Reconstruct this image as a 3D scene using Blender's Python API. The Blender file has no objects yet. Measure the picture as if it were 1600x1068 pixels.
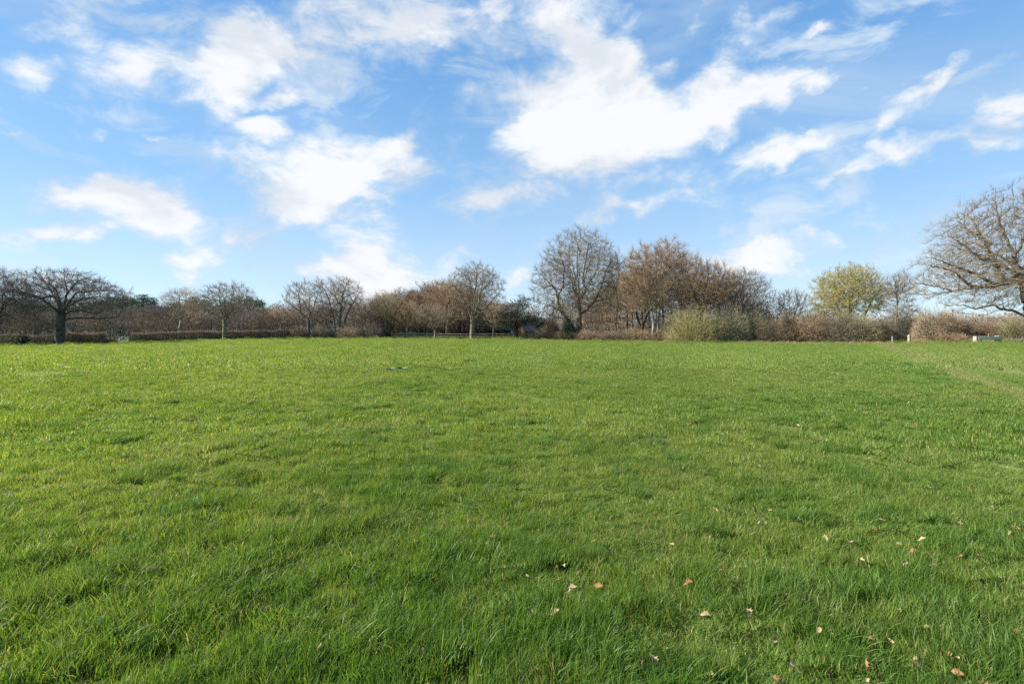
import bpy, math, random
import numpy as np
from mathutils import Vector

SC = bpy.context.scene
COL = SC.collection
R = math.radians

# ------------------------------------------------------------------ camera
EYE = 1.5
HOR = 519.0          # image row of eye level in the 1600 px wide photograph
FPX = 800.0          # focal length in those pixels
cam_d = bpy.data.cameras.new('camera'); cam = bpy.data.objects.new('camera', cam_d); COL.objects.link(cam)
cam_d.sensor_width = 36; cam_d.lens = 18; cam_d.clip_start = 0.05; cam_d.clip_end = 4000
cam.location = (0, 0, EYE); cam.rotation_euler = (R(90), 0, 0)
cam_d.shift_y = -(534 - HOR) / 1600
SC.camera = cam
SC.view_settings.view_transform = 'Standard'; SC.view_settings.look = 'None'
SC.view_settings.exposure = 1.35; SC.view_settings.gamma = 1
try: SC.view_settings.use_curve_mapping = False
except Exception: pass
SC.cycles.use_denoising = False
try:
    SC.cycles.denoiser = 'OPENIMAGEDENOISE'; SC.cycles.denoising_input_passes = 'RGB_ALBEDO_NORMAL'
    SC.cycles.denoising_prefilter = 'ACCURATE'
except Exception: pass
SC.cycles.max_bounces = 6; SC.cycles.diffuse_bounces = 3; SC.cycles.glossy_bounces = 2
SC.cycles.transmission_bounces = 3; SC.cycles.transparent_max_bounces = 4

# ------------------------------------------------------------------ sun and sky
SUN_AZ, SUN_EL = R(-90), R(31)
to_sun = Vector((math.cos(SUN_EL) * math.sin(SUN_AZ), math.cos(SUN_EL) * math.cos(SUN_AZ), math.sin(SUN_EL)))
sd = bpy.data.lights.new('sun', 'SUN'); sun = bpy.data.objects.new('sun', sd); COL.objects.link(sun)
sd.energy = 5.0; sd.angle = R(0.5); sd.color = (1.0, 0.93, 0.82)
sun.rotation_euler = to_sun.to_track_quat('Z', 'Y').to_euler()

def stereo(px, py):
    v = Vector(((px - 800) / FPX, 1, (HOR - py) / FPX)).normalized()
    return v.x / (1 + v.y), v.z / (1 + v.y)

CLOUDS = [  # centre, half length, half breadth, tilt, weight: where each bank of cloud stands in the sky
 (270,105,150,55,6,.95),(385,75,55,50,40,.75),(480,65,135,78,25,.85),(575,40,150,80,0,.8),(705,35,90,55,0,.75),(95,12,95,38,12,.5),(310,8,110,40,0,.5),
 (22,125,52,38,0,.85),(378,172,52,22,48,.75),(890,110,100,110,0,1.0),(960,125,85,62,0,1.1),(880,225,75,95,60,1.0),(945,200,135,62,0,1.1),
 (1085,190,125,48,22,1.0),(1190,148,115,38,20,1.0),(1140,104,62,28,28,.8),(1290,122,34,18,0,.7),(870,40,105,68,0,.8),(735,160,58,28,15,.6),
 (430,285,120,48,8,.75),(555,280,105,60,20,1.0),(490,340,150,45,8,.8),(372,368,52,25,0,.75),(605,235,62,22,42,.6),(380,262,60,24,0,.7),
 (750,288,110,52,5,1.1),(765,320,58,25,10,.8),(105,292,80,42,0,1.15),(175,308,80,36,0,.9),(232,330,72,44,15,1.1),(190,354,105,34,5,.9),(50,372,88,30,0,1.0),
 (1465,155,78,46,38,1.25),(1515,110,55,22,30,.9),(1592,180,58,52,0,1.3),(1545,230,85,26,0,1.1),(1425,260,70,32,15,1.05),
 (1205,20,85,26,20,.85),(1105,12,52,24,20,.6),(1295,50,28,14,20,.55),(1165,398,115,30,4,.95),(1310,372,62,18,2,.9),(1200,425,70,32,0,.7),
 (575,408,68,42,35,1.0),(640,435,80,28,0,.95),(285,405,60,24,15,1.0),(535,430,95,32,0,.9),(810,425,40,34,60,.7),(742,398,40,15,25,.55),(405,410,20,12,0,.55),
 (970,300,80,20,15,.5),(1060,305,52,18,0,.5),(1200,262,90,26,12,.5),(1310,298,52,16,8,.55),(1265,250,62,22,20,.5),(425,215,42,14,10,.5),
 (245,230,24,10,0,.5),(145,207,24,12,0,.5),(10,210,24,8,0,.5),(1050,88,26,18,0,.45),(1390,215,42,22,40,.5),(460,165,34,14,20,.45),(1350,255,40,18,20,.5),
 (50,455,90,22,0,.45),(1170,55,40,16,20,.4)]

world = bpy.data.worlds.new('World'); SC.world = world; world.use_nodes = True
def build_world():
    nt = world.node_tree; nt.nodes.clear(); N = nt.nodes.new; L = nt.links.new
    out = N('ShaderNodeOutputWorld'); bg = N('ShaderNodeBackground'); L(bg.outputs[0], out.inputs[0])
    sky = N('ShaderNodeTexSky'); sky.sky_type = 'NISHITA'; sky.sun_disc = False
    sky.sun_elevation = SUN_EL; sky.sun_rotation = SUN_AZ
    sky.altitude = 0; sky.air_density = 1.0; sky.dust_density = 0.15; sky.ozone_density = 2.5
    tc = N('ShaderNodeTexCoord')
    sx = N('ShaderNodeSeparateXYZ'); L(tc.outputs['Generated'], sx.inputs[0])
    def M(op, a, b=None, c=None, clamp=False):
        n = N('ShaderNodeMath'); n.operation = op; n.use_clamp = clamp
        for i, v in enumerate((a, b, c)):
            if v is None: continue
            if isinstance(v, (int, float)): n.inputs[i].default_value = v
            else: L(v, n.inputs[i])
        return n.outputs[0]
    def SM(v, a, b):
        n = N('ShaderNodeMapRange'); n.interpolation_type = 'SMOOTHSTEP'
        L(v, n.inputs[0]); n.inputs[1].default_value = a; n.inputs[2].default_value = b
        return n.outputs[0]
    den = M('MAXIMUM', M('ADD', sx.outputs[1], 1.0), 0.05)
    px, pz = M('DIVIDE', sx.outputs[0], den), M('DIVIDE', sx.outputs[2], den)
    cp = N('ShaderNodeCombineXYZ'); L(px, cp.inputs[0]); L(pz, cp.inputs[1])
    P = cp.outputs[0]
    def noise(scale, detail, rough, rot=0.0, stretch=(1, 1, 1), off=(0, 0, 0), dist=0.0):
        mp = N('ShaderNodeMapping'); mp.inputs['Rotation'].default_value = (0, 0, rot); mp.inputs['Scale'].default_value = stretch
        mp.inputs['Location'].default_value = off
        L(P, mp.inputs[0]); n = N('ShaderNodeTexNoise'); n.noise_dimensions = '2D'
        L(mp.outputs[0], n.inputs['Vector']); n.inputs['Scale'].default_value = scale
        n.inputs['Detail'].default_value = detail; n.inputs['Roughness'].default_value = rough; n.inputs['Distortion'].default_value = dist
        return n
    def warp(vec, n, amt):
        a = N('ShaderNodeVectorMath'); a.operation = 'SUBTRACT'; L(n.outputs['Color'], a.inputs[0]); a.inputs[1].default_value = (.5, .5, .5)
        b = N('ShaderNodeVectorMath'); b.operation = 'MULTIPLY'; L(a.outputs[0], b.inputs[0]); b.inputs[1].default_value = (amt, amt, 0)
        c = N('ShaderNodeVectorMath'); c.operation = 'ADD'; L(vec, c.inputs[0]); L(b.outputs[0], c.inputs[1])
        return c.outputs[0]
    W = warp(warp(P, noise(7, 3, .55), .07), noise(26, 4, .6, off=(3, 7, 0)), .028)
    tot = None
    for cx, cy, a, b, ang, w in CLOUDS:
        c0 = stereo(cx, cy); t = R(ang)
        c1 = stereo(cx + 5 * math.cos(t), cy - 5 * math.sin(t))
        k = math.hypot(c1[0] - c0[0], c1[1] - c0[1]) / 5
        rot = math.atan2(c1[1] - c0[1], c1[0] - c0[0])
        mp = N('ShaderNodeMapping'); mp.vector_type = 'TEXTURE'
        mp.inputs['Location'].default_value = (c0[0], c0[1], 0); mp.inputs['Rotation'].default_value = (0, 0, rot)
        mp.inputs['Scale'].default_value = (1.52 * a * k, 1.52 * b * k, 1)
        L(W, mp.inputs[0])
        g = N('ShaderNodeTexGradient'); g.gradient_type = 'SPHERICAL'; L(mp.outputs[0], g.inputs[0])
        w = min(1.0, w * 1.6) if w < .7 else w * .95; tot = M('MULTIPLY', g.outputs['Fac'], w) if tot is None else M('MULTIPLY_ADD', g.outputs['Fac'], w, tot)
    f1 = noise(9, 9, .62, rot=R(-28), stretch=(.75, 1.35, 1), dist=.35).outputs['Fac']
    f2 = noise(30, 7, .62, rot=R(-35), stretch=(.7, 1.4, 1), off=(5, 1, 0), dist=.3).outputs['Fac']
    gate = M('MINIMUM', M('MULTIPLY', tot, 3.2), 1.0)
    n1 = M('MULTIPLY', M('SUBTRACT', f1, .52), 2.3)
    n2 = M('MULTIPLY', M('SUBTRACT', f2, .5), 1.2)
    val = M('MULTIPLY_ADD', M('ADD', n1, n2), gate, tot)
    alpha = M('MULTIPLY', SM(val, .0, 1.15), .96)
    wisp = M('MULTIPLY', SM(noise(5, 8, .6, rot=R(-30), stretch=(.5, 1.6, 1), off=(11, 4, 0), dist=.5).outputs['Fac'], .44, .80), .45)
    f3 = noise(17, 8, .62, rot=R(-30), stretch=(.7, 1.3, 1), off=(2, 9, 0), dist=.4).outputs['Fac']
    f4 = noise(3.2, 3, .5, off=(7, 2, 0)).outputs['Fac']
    puffs = M('MULTIPLY', M('MULTIPLY', SM(f3, .45, .72), SM(f4, .34, .58)), .8)
    wisp = M('MAXIMUM', wisp, puffs)
    # only the part of the sky above the horizon carries cloud
    up = SM(sx.outputs[2], -.01, .05)
    a_all = M('MULTIPLY', M('MAXIMUM', alpha, wisp), up)
    tint = N('ShaderNodeMix'); tint.data_type = 'RGBA'; tint.blend_type = 'MULTIPLY'; tint.inputs[0].default_value = 1
    L(sky.outputs[0], tint.inputs[6]); tint.inputs[7].default_value = SKY_TINT
    gr = N('ShaderNodeValToRGB'); L(sx.outputs[2], gr.inputs[0]); e = gr.color_ramp.elements
    e[0].position = 0.0; e[0].color = SKY_LOW; e[1].position = .62; e[1].color = SKY_HIGH
    k = gr.color_ramp.elements.new(.25); k.color = SKY_MID
    up2 = N('ShaderNodeMix'); up2.data_type = 'RGBA'; up2.blend_type = 'MULTIPLY'; up2.inputs[0].default_value = 1
    L(gr.outputs[0], up2.inputs[6]); up2.inputs[7].default_value = (5, 5, 5, 1)
    hz = N('ShaderNodeMix'); hz.data_type = 'RGBA'; hz.inputs[0].default_value = .8
    L(tint.outputs[2], hz.inputs[6]); L(up2.outputs[2], hz.inputs[7])
    cc = N('ShaderNodeMix'); cc.data_type = 'RGBA'
    L(SM(M('MULTIPLY_ADD', M('SUBTRACT', f2, .5), 1.6, val), .25, 1.25), cc.inputs[0]); cc.inputs[6].default_value = CLOUD_THIN; cc.inputs[7].default_value = CLOUD_THICK
    fs = noise(9, 9, .62, rot=R(-28), stretch=(.75, 1.35, 1), off=(-.16, .20, 0), dist=.35).outputs['Fac']
    cloud_shading = SM(M('SUBTRACT', f1, fs), -.16, .10)  # light and shade painted into the clouds from noise shifted towards the sun
    sh = N('ShaderNodeMix'); sh.data_type = 'RGBA'; sh.blend_type = 'MULTIPLY'; sh.inputs[0].default_value = 1
    sr = N('ShaderNodeMix'); sr.data_type = 'RGBA'; L(cloud_shading, sr.inputs[0]); sr.inputs[6].default_value = (.80, .845, .90, 1); sr.inputs[7].default_value = (1.02, 1.02, 1.02, 1)
    L(cc.outputs[2], sh.inputs[6]); L(sr.outputs[2], sh.inputs[7])
    mx = N('ShaderNodeMix'); mx.data_type = 'RGBA'
    L(a_all, mx.inputs[0]); L(hz.outputs[2], mx.inputs[6]); L(sh.outputs[2], mx.inputs[7])
    L(mx.outputs[2], bg.inputs[0]); bg.inputs[1].default_value = SKY_STRENGTH
SKY_STRENGTH = 0.085
SKY_TINT = (.68, 1.0, 1.22, 1)
SKY_LOW = (.70, .80, .89, 1)
SKY_MID = (.32, .545, .82, 1)
SKY_HIGH = (.06, .27, .66, 1)     # pale air low over the horizon
CLOUD_THIN = (3.3, 3.85, 4.35, 1)
CLOUD_THICK = (4.45, 4.5, 4.6, 1)
build_world()

# ------------------------------------------------------------------ helpers
def vnoise(x, y, seed=0):
    """smooth value noise in the plane, -1..1"""
    x = np.asarray(x, float); y = np.asarray(y, float)
    xi = np.floor(x).astype(np.int64); yi = np.floor(y).astype(np.int64)
    fx = x - xi; fy = y - yi
    def h(a, b):
        n = (a * 374761393 + b * 668265263 + seed * 974711) & 0xffffffff
        n = ((n ^ (n >> 13)) * 1274126177) & 0xffffffff
        return ((n ^ (n >> 16)) & 0xffff) / 32767.5 - 1
    u = fx * fx * (3 - 2 * fx); v = fy * fy * (3 - 2 * fy)
    a = h(xi, yi) * (1 - u) + h(xi + 1, yi) * u
    b = h(xi, yi + 1) * (1 - u) + h(xi + 1, yi + 1) * u
    return a * (1 - v) + b * v

_cp = [(0, 541, 78), (95, 540, 78), (200, 536, 86), (350, 532, 90), (480, 530, 92), (600, 529.5, 92), (740, 531, 85), (900, 531.5, 84),
       (1050, 535, 74), (1200, 537, 70), (1400, 537, 64), (1445, 535, 63), (1600, 535, 60)]
_pts = [((px - 800) / FPX * Y, Y, EYE - (py - HOR) / FPX * Y) for px, py, Y in _cp]
_pts += [(0, 0, 0), (-8, 6, 0), (8, 6, 0), (0, 15, 0), (-15, 15, -.02), (15, 15, .02), (-32, 32, -.16), (0, 35, .04), (32, 32, .06), (0, -20, 0),
         (-40, 0, 0), (40, 0, .05), (-130, 130, -.6), (0, 140, .3), (130, 130, .2), (-120, 60, -.7), (120, 60, .4)]
_pts = np.array(_pts)
def _phi(r): return np.where(r > 1e-9, r * r * np.log(np.maximum(r, 1e-9)), 0)
_n = len(_pts)
_K = _phi(np.hypot(_pts[:, None, 0] - _pts[None, :, 0], _pts[:, None, 1] - _pts[None, :, 1])) + np.eye(_n) * 5
_Q = np.c_[np.ones(_n), _pts[:, :2]]
_sol = np.linalg.solve(np.block([[_K, _Q], [_Q.T, np.zeros((3, 3))]]), np.r_[_pts[:, 2], 0, 0, 0])
def gz(x, y, fine=True):
    x = np.asarray(x, float); y = np.asarray(y, float)
    z = _sol[_n] + _sol[_n + 1] * x + _sol[_n + 2] * y
    for i in range(_n): z = z + _sol[i] * _phi(np.hypot(x - _pts[i, 0], y - _pts[i, 1]))
    d = np.hypot(x, y); k = np.clip((d - 110) / 90, 0, 1); z = np.clip(z, -1, .6) * (1 - k)
    if not fine: return z - .035
    near = np.exp(-(d / 30) ** 2)
    return z + near * (.014 * vnoise(x / 1.3, y / 1.3, 1) + .014 * vnoise(x / .55, y / .55, 2)) + .05 * vnoise(x / 6, y / 6, 3) * np.clip(d / 12, 0, 1)
def gz1(x, y): return float(gz(np.array([x]), np.array([y]))[0])

def make_mesh(name, V, faces, mats, smooth=False, attr=None):
    """faces: list of (array of n x k indices, material index)"""
    me = bpy.data.meshes.new(name)
    V = np.asarray(V, np.float32)
    me.vertices.add(len(V)); me.vertices.foreach_set('co', V.ravel())
    nl = sum(f.size for f, _ in faces); nf = sum(len(f) for f, _ in faces)
    me.loops.add(nl); me.polygons.add(nf)
    li = np.concatenate([f.ravel() for f, _ in faces]).astype(np.int32)
    tot = np.concatenate([np.full(len(f), f.shape[1], np.int32) for f, _ in faces])
    mi = np.concatenate([np.full(len(f), m, np.int32) if np.isscalar(m) else np.asarray(m, np.int32) for f, m in faces])
    st = np.r_[0, np.cumsum(tot)[:-1]].astype(np.int32)
    me.loops.foreach_set('vertex_index', li)
    me.polygons.foreach_set('loop_start', st)
    try: me.polygons.foreach_set('loop_total', tot)
    except Exception: pass
    me.polygons.foreach_set('material_index', mi)
    me.polygons.foreach_set('use_smooth', np.full(nf, smooth))
    for m in mats: me.materials.append(m)
    if attr:
        for k, a in attr.items():
            at = me.attributes.new(k, 'FLOAT', 'POINT'); at.data.foreach_set('value', np.asarray(a, np.float32))
    me.update(calc_edges=True)
    return me

class Geo:
    """collects pieces into one mesh"""
    def __init__(s): s.V = []; s.F = []; s.n = 0
    def add(s, V, F, m=0):
        s.V.append(np.asarray(V, float).reshape(-1, 3)); s.F.append((np.asarray(F, np.int64) + s.n, m)); s.n += len(s.V[-1])
    def box(s, c, size, m=0, rz=0, taper=1.0):
        x, y, z = np.array(size) / 2
        v = np.array([(-x, -y, -z), (x, -y, -z), (x, y, -z), (-x, y, -z), (-x * taper, -y * taper, z), (x * taper, -y * taper, z), (x * taper, y * taper, z), (-x * taper, y * taper, z)])
        ca, sa = math.cos(rz), math.sin(rz)
        v = np.c_[v[:, 0] * ca - v[:, 1] * sa, v[:, 0] * sa + v[:, 1] * ca, v[:, 2]] + np.array(c)
        s.add(v, [(0, 3, 2, 1), (4, 5, 6, 7), (0, 1, 5, 4), (1, 2, 6, 5), (2, 3, 7, 6), (3, 0, 4, 7)], m)
    def frusta(s, P0, P1, r0, r1, k, m=0):
        P0 = np.asarray(P0, float); P1 = np.asarray(P1, float); n = len(P0)
        if n == 0: return
        d = P1 - P0; d /= np.maximum(np.linalg.norm(d, axis=1, keepdims=True), 1e-9)
        ref = np.where(np.abs(d[:, 1:2]) < .9, np.array([[0., 1, 0]]), np.array([[1., 0, 0]]))
        u = np.cross(d, ref); u /= np.linalg.norm(u, axis=1, keepdims=True); w = np.cross(d, u)
        a = np.arange(k) * 2 * math.pi / k
        ring = u[:, None] * np.cos(a)[None, :, None] + w[:, None] * np.sin(a)[None, :, None]
        A = P0[:, None] + ring * np.asarray(r0).reshape(-1, 1, 1); B = P1[:, None] + ring * np.asarray(r1).reshape(-1, 1, 1)
        V = np.concatenate([A, B], 1).reshape(-1, 3)
        i = np.arange(k); q = np.stack([i, i + k, (i + 1) % k + k, (i + 1) % k], 1)
        F = (q[None] + (np.arange(n) * 2 * k)[:, None, None]).reshape(-1, 4)
        s.add(V, F, m)
    def cones(s, P0, P1, r, m=0):
        P0 = np.asarray(P0, float); P1 = np.asarray(P1, float); n = len(P0)
        if n == 0: return
        d = P1 - P0; d /= np.maximum(np.linalg.norm(d, axis=1, keepdims=True), 1e-9)
        ref = np.where(np.abs(d[:, 1:2]) < .9, np.array([[0., 1, 0]]), np.array([[1., 0, 0]]))
        u = np.cross(d, ref); u /= np.linalg.norm(u, axis=1, keepdims=True); w = np.cross(d, u)
        a = np.arange(3) * 2 * math.pi / 3
        ring = u[:, None] * np.cos(a)[None, :, None] + w[:, None] * np.sin(a)[None, :, None]
        A = P0[:, None] + ring * np.broadcast_to(np.asarray(r, float).reshape(-1, 1, 1), (n, 1, 1))
        V = np.concatenate([A, P1[:, None]], 1).reshape(-1, 3)
        q = np.array([(0, 1, 3), (1, 2, 3), (2, 0, 3)])
        s.add(V, (q[None] + (np.arange(n) * 4)[:, None, None]).reshape(-1, 3), m)
    def leaves(s, P, size, rng, m=0, aspect=.6):
        n = len(P)
        if n == 0: return
        u = unit(rng.normal(size=(n, 3))); t = unit(np.cross(u, rng.normal(size=(n, 3))))
        sz = np.broadcast_to(np.asarray(size, float).reshape(-1, 1), (n, 1))
        V = np.stack([P - u * sz * .5, P + t * sz * .5 * aspect, P + u * sz * .5, P - t * sz * .5 * aspect], 1).reshape(-1, 3)
        s.add(V, (np.arange(4)[None] + (np.arange(n) * 4)[:, None]), m)
    def mesh(s, name, mats, smooth=False):
        V = np.concatenate(s.V)
        return make_mesh(name, V, s.F, mats, smooth)
def unit(v): return v / np.maximum(np.linalg.norm(v, axis=-1, keepdims=True), 1e-9)

def tag(o, label=None, cat=None, group=None, kind=None):
    if label: o['label'] = label
    if cat: o['category'] = cat
    if group: o['group'] = group
    if kind: o['kind'] = kind
    return o
def link(name, me, parent=None, loc=None):
    o = bpy.data.objects.new(name, me); COL.objects.link(o)
    if parent: o.parent = parent
    if loc is not None: o.location = loc
    return o
def thing(name, label, cat, loc, group=None, rz=0):
    o = bpy.data.objects.new(name, None); COL.objects.link(o); o.location = loc; o.rotation_euler = (0, 0, rz)
    o.empty_display_size = .2
    return tag(o, label, cat, group)
def dup(root, loc, rz, scale, label=None, group=None):
    r = root.copy(); COL.objects.link(r); r.location = loc; r.rotation_euler = (0, 0, rz); r.scale = scale
    if label: r['label'] = label
    if group: r['group'] = group
    for ch in list(root.children):
        c = ch.copy(); COL.objects.link(c); c.parent = r
    return r
def spot(px, Y):
    X = (px - 800) / FPX * Y
    return (X, Y, gz1(X, Y))

# ------------------------------------------------------------------ materials
def mat(name, col, col2=None, scale=3.0, rough=.85, spec=.25, trans=0.0, detail=4):
    m = bpy.data.materials.new(name); m.use_nodes = True
    nt = m.node_tree; N = nt.nodes.new; L = nt.links.new
    b = nt.nodes['Principled BSDF']; b.inputs['Roughness'].default_value = rough; b.inputs['Specular IOR Level'].default_value = spec
    col2 = col2 or tuple(c * .6 for c in col)
    g = N('ShaderNodeNewGeometry'); n = N('ShaderNodeTexNoise'); n.inputs['Scale'].default_value = scale; n.inputs['Detail'].default_value = detail
    L(g.outputs['Position'], n.inputs['Vector'])
    r = N('ShaderNodeValToRGB'); r.color_ramp.elements[0].position = .35; r.color_ramp.elements[1].position = .65
    r.color_ramp.elements[0].color = (*col2, 1); r.color_ramp.elements[1].color = (*col, 1)
    L(n.outputs['Fac'], r.inputs[0]); L(r.outputs[0], b.inputs['Base Color'])
    if trans:
        t = N('ShaderNodeBsdfTranslucent'); L(r.outputs[0], t.inputs[0])
        mx = N('ShaderNodeMixShader'); mx.inputs[0].default_value = trans
        L(b.outputs[0], mx.inputs[1]); L(t.outputs[0], mx.inputs[2]); L(mx.outputs[0], nt.nodes['Material Output'].inputs[0])
    return m
MT = {
 'bark': mat('oak_bark', (.215, .185, .14), (.09, .078, .06), 2.5),
 'bark_dark': mat('dark_bark', (.10, .09, .075), (.045, .04, .035), 2.5),
 'bark_pale': mat('pale_bark', (.34, .31, .26), (.15, .13, .11), 2.0),
 'twig': mat('grey_twigs', (.205, .165, .115), (.125, .10, .07), .6),
 'twig_dark': mat('dark_twigs', (.135, .112, .085), (.085, .07, .055), .6),
 'twig_red': mat('russet_twigs', (.285, .20, .13), (.19, .135, .09), .5),
 'twig_mauve': mat('hazy_mauve_twigs', (.33, .275, .23), (.225, .19, .16), .5),  # mauve-grey, paled further to put the left wood's haze into the colour
 'twig_tan': mat('tan_twigs', (.30, .22, .13), (.20, .145, .09), .6),
 'twig_yellow': mat('yellow_twigs', (.30, .26, .11), (.20, .175, .08), .6),
 'twig_olive': mat('olive_twigs', (.28, .25, .14), (.19, .17, .095), .6),
 'leaf_russet': mat('russet_leaves', (.32, .20, .12), (.22, .14, .085), .8, trans=.2),
 'leaf_yellow': mat('spring_leaves', (.385, .325, .085), (.275, .24, .07), .7, trans=.35),
 'leaf_sage': mat('sage_leaves', (.38, .36, .235), (.26, .25, .155), .8, trans=.3),
 'leaf_green': mat('evergreen_leaves', (.045, .085, .025), (.022, .045, .016), .9, rough=.5, spec=.4, trans=.15),
 'leaf_briar': mat('briar_leaves', (.125, .095, .05), (.06, .055, .025), .9, trans=.2),
 'leaf_low_shade': mat('shade_dark_bramble_leaves', (.085, .075, .04), (.045, .045, .025), .9),  # dark bramble leaves whose colour also stands in for shade at the base
 'brush': mat('far_brush', (.28, .235, .195), (.185, .155, .13), .5),  # lightened as well, so haze is part of this colour
 'leaf_cedar': mat('cedar_needles', (.085, .095, .06), (.04, .047, .032), .8, trans=.1),
 'leaf_pine': mat('pine_needles', (.085, .14, .08), (.05, .085, .055), .5, trans=.1),
 'leaf_blossom': mat('blossom', (.62, .58, .46), (.42, .38, .26), 1.0, trans=.3),
 'leaf_bramble': mat('bramble_leaves', (.19, .145, .08), (.09, .075, .04), .9, trans=.2),
 'dry': mat('dry_grass', (.45, .35, .19), (.28, .22, .11), 1.2, trans=.3),
 'wood_pale': mat('weathered_wood', (.42, .36, .26), (.27, .23, .17), 4),
 'wood_post': mat('post_wood', (.36, .29, .20), (.25, .195, .13), 6),
 'galv': mat('galvanised_steel', (.55, .56, .55), (.42, .43, .42), 5, rough=.45, spec=.5),
 'white': mat('white_paint', (.78, .78, .76), (.66, .66, .63), 3, rough=.5),
 'concrete': mat('pale_concrete', (.34, .31, .265), (.23, .21, .18), 7),
 'dark': mat('interior_shade', (.02, .018, .016), (.012, .011, .01), 2),
 'slate': mat('slate_roof', (.12, .108, .095), (.08, .072, .065), 4, rough=.85),
 'brick': mat('red_brick', (.25, .12, .08), (.18, .085, .06), 6),
 'tile': mat('clay_tiles', (.17, .10, .075), (.12, .07, .055), 5),
 'shedwood': mat('brown_boarding', (.22, .14, .08), (.13, .085, .05), 5),
 'black': mat('black_band', (.03, .03, .03), (.02, .02, .02), 5),
 'plastic': mat('blue_grey_plastic', (.13, .175, .205), (.08, .11, .135), 5, rough=.7, spec=.3),
 'leaf_pale': mat('pale_dead_leaf', (.38, .305, .165), (.25, .195, .105), 30, rough=.7, trans=.15),
 'leaf_orange': mat('orange_dead_leaf', (.28, .155, .07), (.19, .10, .045), 30, rough=.7, trans=.15),
 'leaf_brown': mat('brown_dead_leaf', (.17, .085, .045), (.09, .05, .03), 30, rough=.7, trans=.1),
}

# ------------------------------------------------------------------ ground
TRACKS = [((41, 56), (18.6, 18.6)), ((40, 56), (12.0, 12.0)), ((44.5, 56), (25.4, 25.4))]
def track_dist(x, y):
    d = np.full(np.shape(x), 1e9)
    for (ax, ay), (bx, by) in TRACKS:
        l = math.hypot(bx - ax, by - ay); nx, ny = -(by - ay) / l, (bx - ax) / l
        wob = .25 * vnoise(np.asarray(y) / 4, np.asarray(x) * 0, 9)
        d = np.minimum(d, np.abs((x - ax) * nx + (y - ay) * ny + wob))
    return d

def grass_colour(nt, blade):
    """colour of the turf by place: pale and rich patches, the worn tyre tracks; plus each blade's own tint"""
    N = nt.nodes.new; L = nt.links.new
    g = N('ShaderNodeNewGeometry')
    def noise(scale, detail=3, off=0):
        mp = N('ShaderNodeMapping'); mp.inputs['Location'].default_value = (off, off * 2, 0); mp.inputs['Scale'].default_value = (1, 1, 0)
        L(g.outputs['Position'], mp.inputs[0])
        n = N('ShaderNodeTexNoise'); n.inputs['Scale'].default_value = scale; n.inputs['Detail'].default_value = detail
        L(mp.outputs[0], n.inputs['Vector']); return n.outputs['Fac']
    def ramp(f, p0, p1):
        n = N('ShaderNodeMapRange'); n.interpolation_type = 'SMOOTHSTEP'; L(f, n.inputs[0]); n.inputs[1].default_value = p0; n.inputs[2].default_value = p1
        return n.outputs[0]
    def mixc(f, a, b):
        n = N('ShaderNodeMix'); n.data_type = 'RGBA'
        if isinstance(f, float): n.inputs[0].default_value = f
        else: L(f, n.inputs[0])
        for i, c in ((6, a), (7, b)):
            if isinstance(c, tuple): n.inputs[i].default_value = (*c, 1)
            else: L(c, n.inputs[i])
        return n.outputs[2]
    def math_(op, a, b):
        n = N('ShaderNodeMath'); n.operation = op
        for i, v in enumerate((a, b)):
            if isinstance(v, (int, float)): n.inputs[i].default_value = v
            else: L(v, n.inputs[i])
        return n.outputs[0]
    c = mixc(ramp(noise(.16, 4), .38, .64), GRASS_RICH, GRASS_PALE)
    c = mixc(math_('MULTIPLY', ramp(noise(1.5, 3, 7), .50, .70), .5), c, GRASS_DEEP)
    c = mixc(math_('MULTIPLY', ramp(noise(.55, 3, 3), .52, .70), .55), c, GRASS_STRAW)
    sep = N('ShaderNodeSeparateXYZ'); L(g.outputs['Position'], sep.inputs[0])
    for (ax, ay), (bx, by) in TRACKS:
        l = math.hypot(bx - ax, by - ay); nx, ny = -(by - ay) / l, (bx - ax) / l
        d = math_('ABSOLUTE', math_('ADD', math_('ADD', math_('MULTIPLY', sep.outputs[0], nx), math_('MULTIPLY', sep.outputs[1], ny)), -(ax * nx + ay * ny)), 0)
        f = math_('MULTIPLY', math_('SUBTRACT', 1.0, ramp(d, .16, .62)), .95)
        c = mixc(f, c, GRASS_TRACK)
    if blade:
        a = N('ShaderNodeAttribute'); a.attribute_name = 'tint'
        dk = mixc(ramp(a.outputs['Fac'], .0, .5), tuple(v for v in GRASS_DARKBLADE), c)
        lt = mixc(math_('MULTIPLY', ramp(a.outputs['Fac'], .55, .93), .5), dk, GRASS_LIGHT)
        c = mixc(ramp(a.outputs['Fac'], .94, .95), lt, (.42, .34, .17))
    return c
GRASS_RICH = (0.146, 0.237, 0.040)
GRASS_PALE = (0.225, 0.300, 0.070)
GRASS_DEEP = (0.080, 0.185, 0.031)
GRASS_STRAW = (0.246, 0.282, 0.099)
GRASS_TRACK = (.30, .30, .125)
GRASS_DARKBLADE = (.048, .125, .016)
GRASS_LIGHT = (.20, .28, .055)

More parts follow.
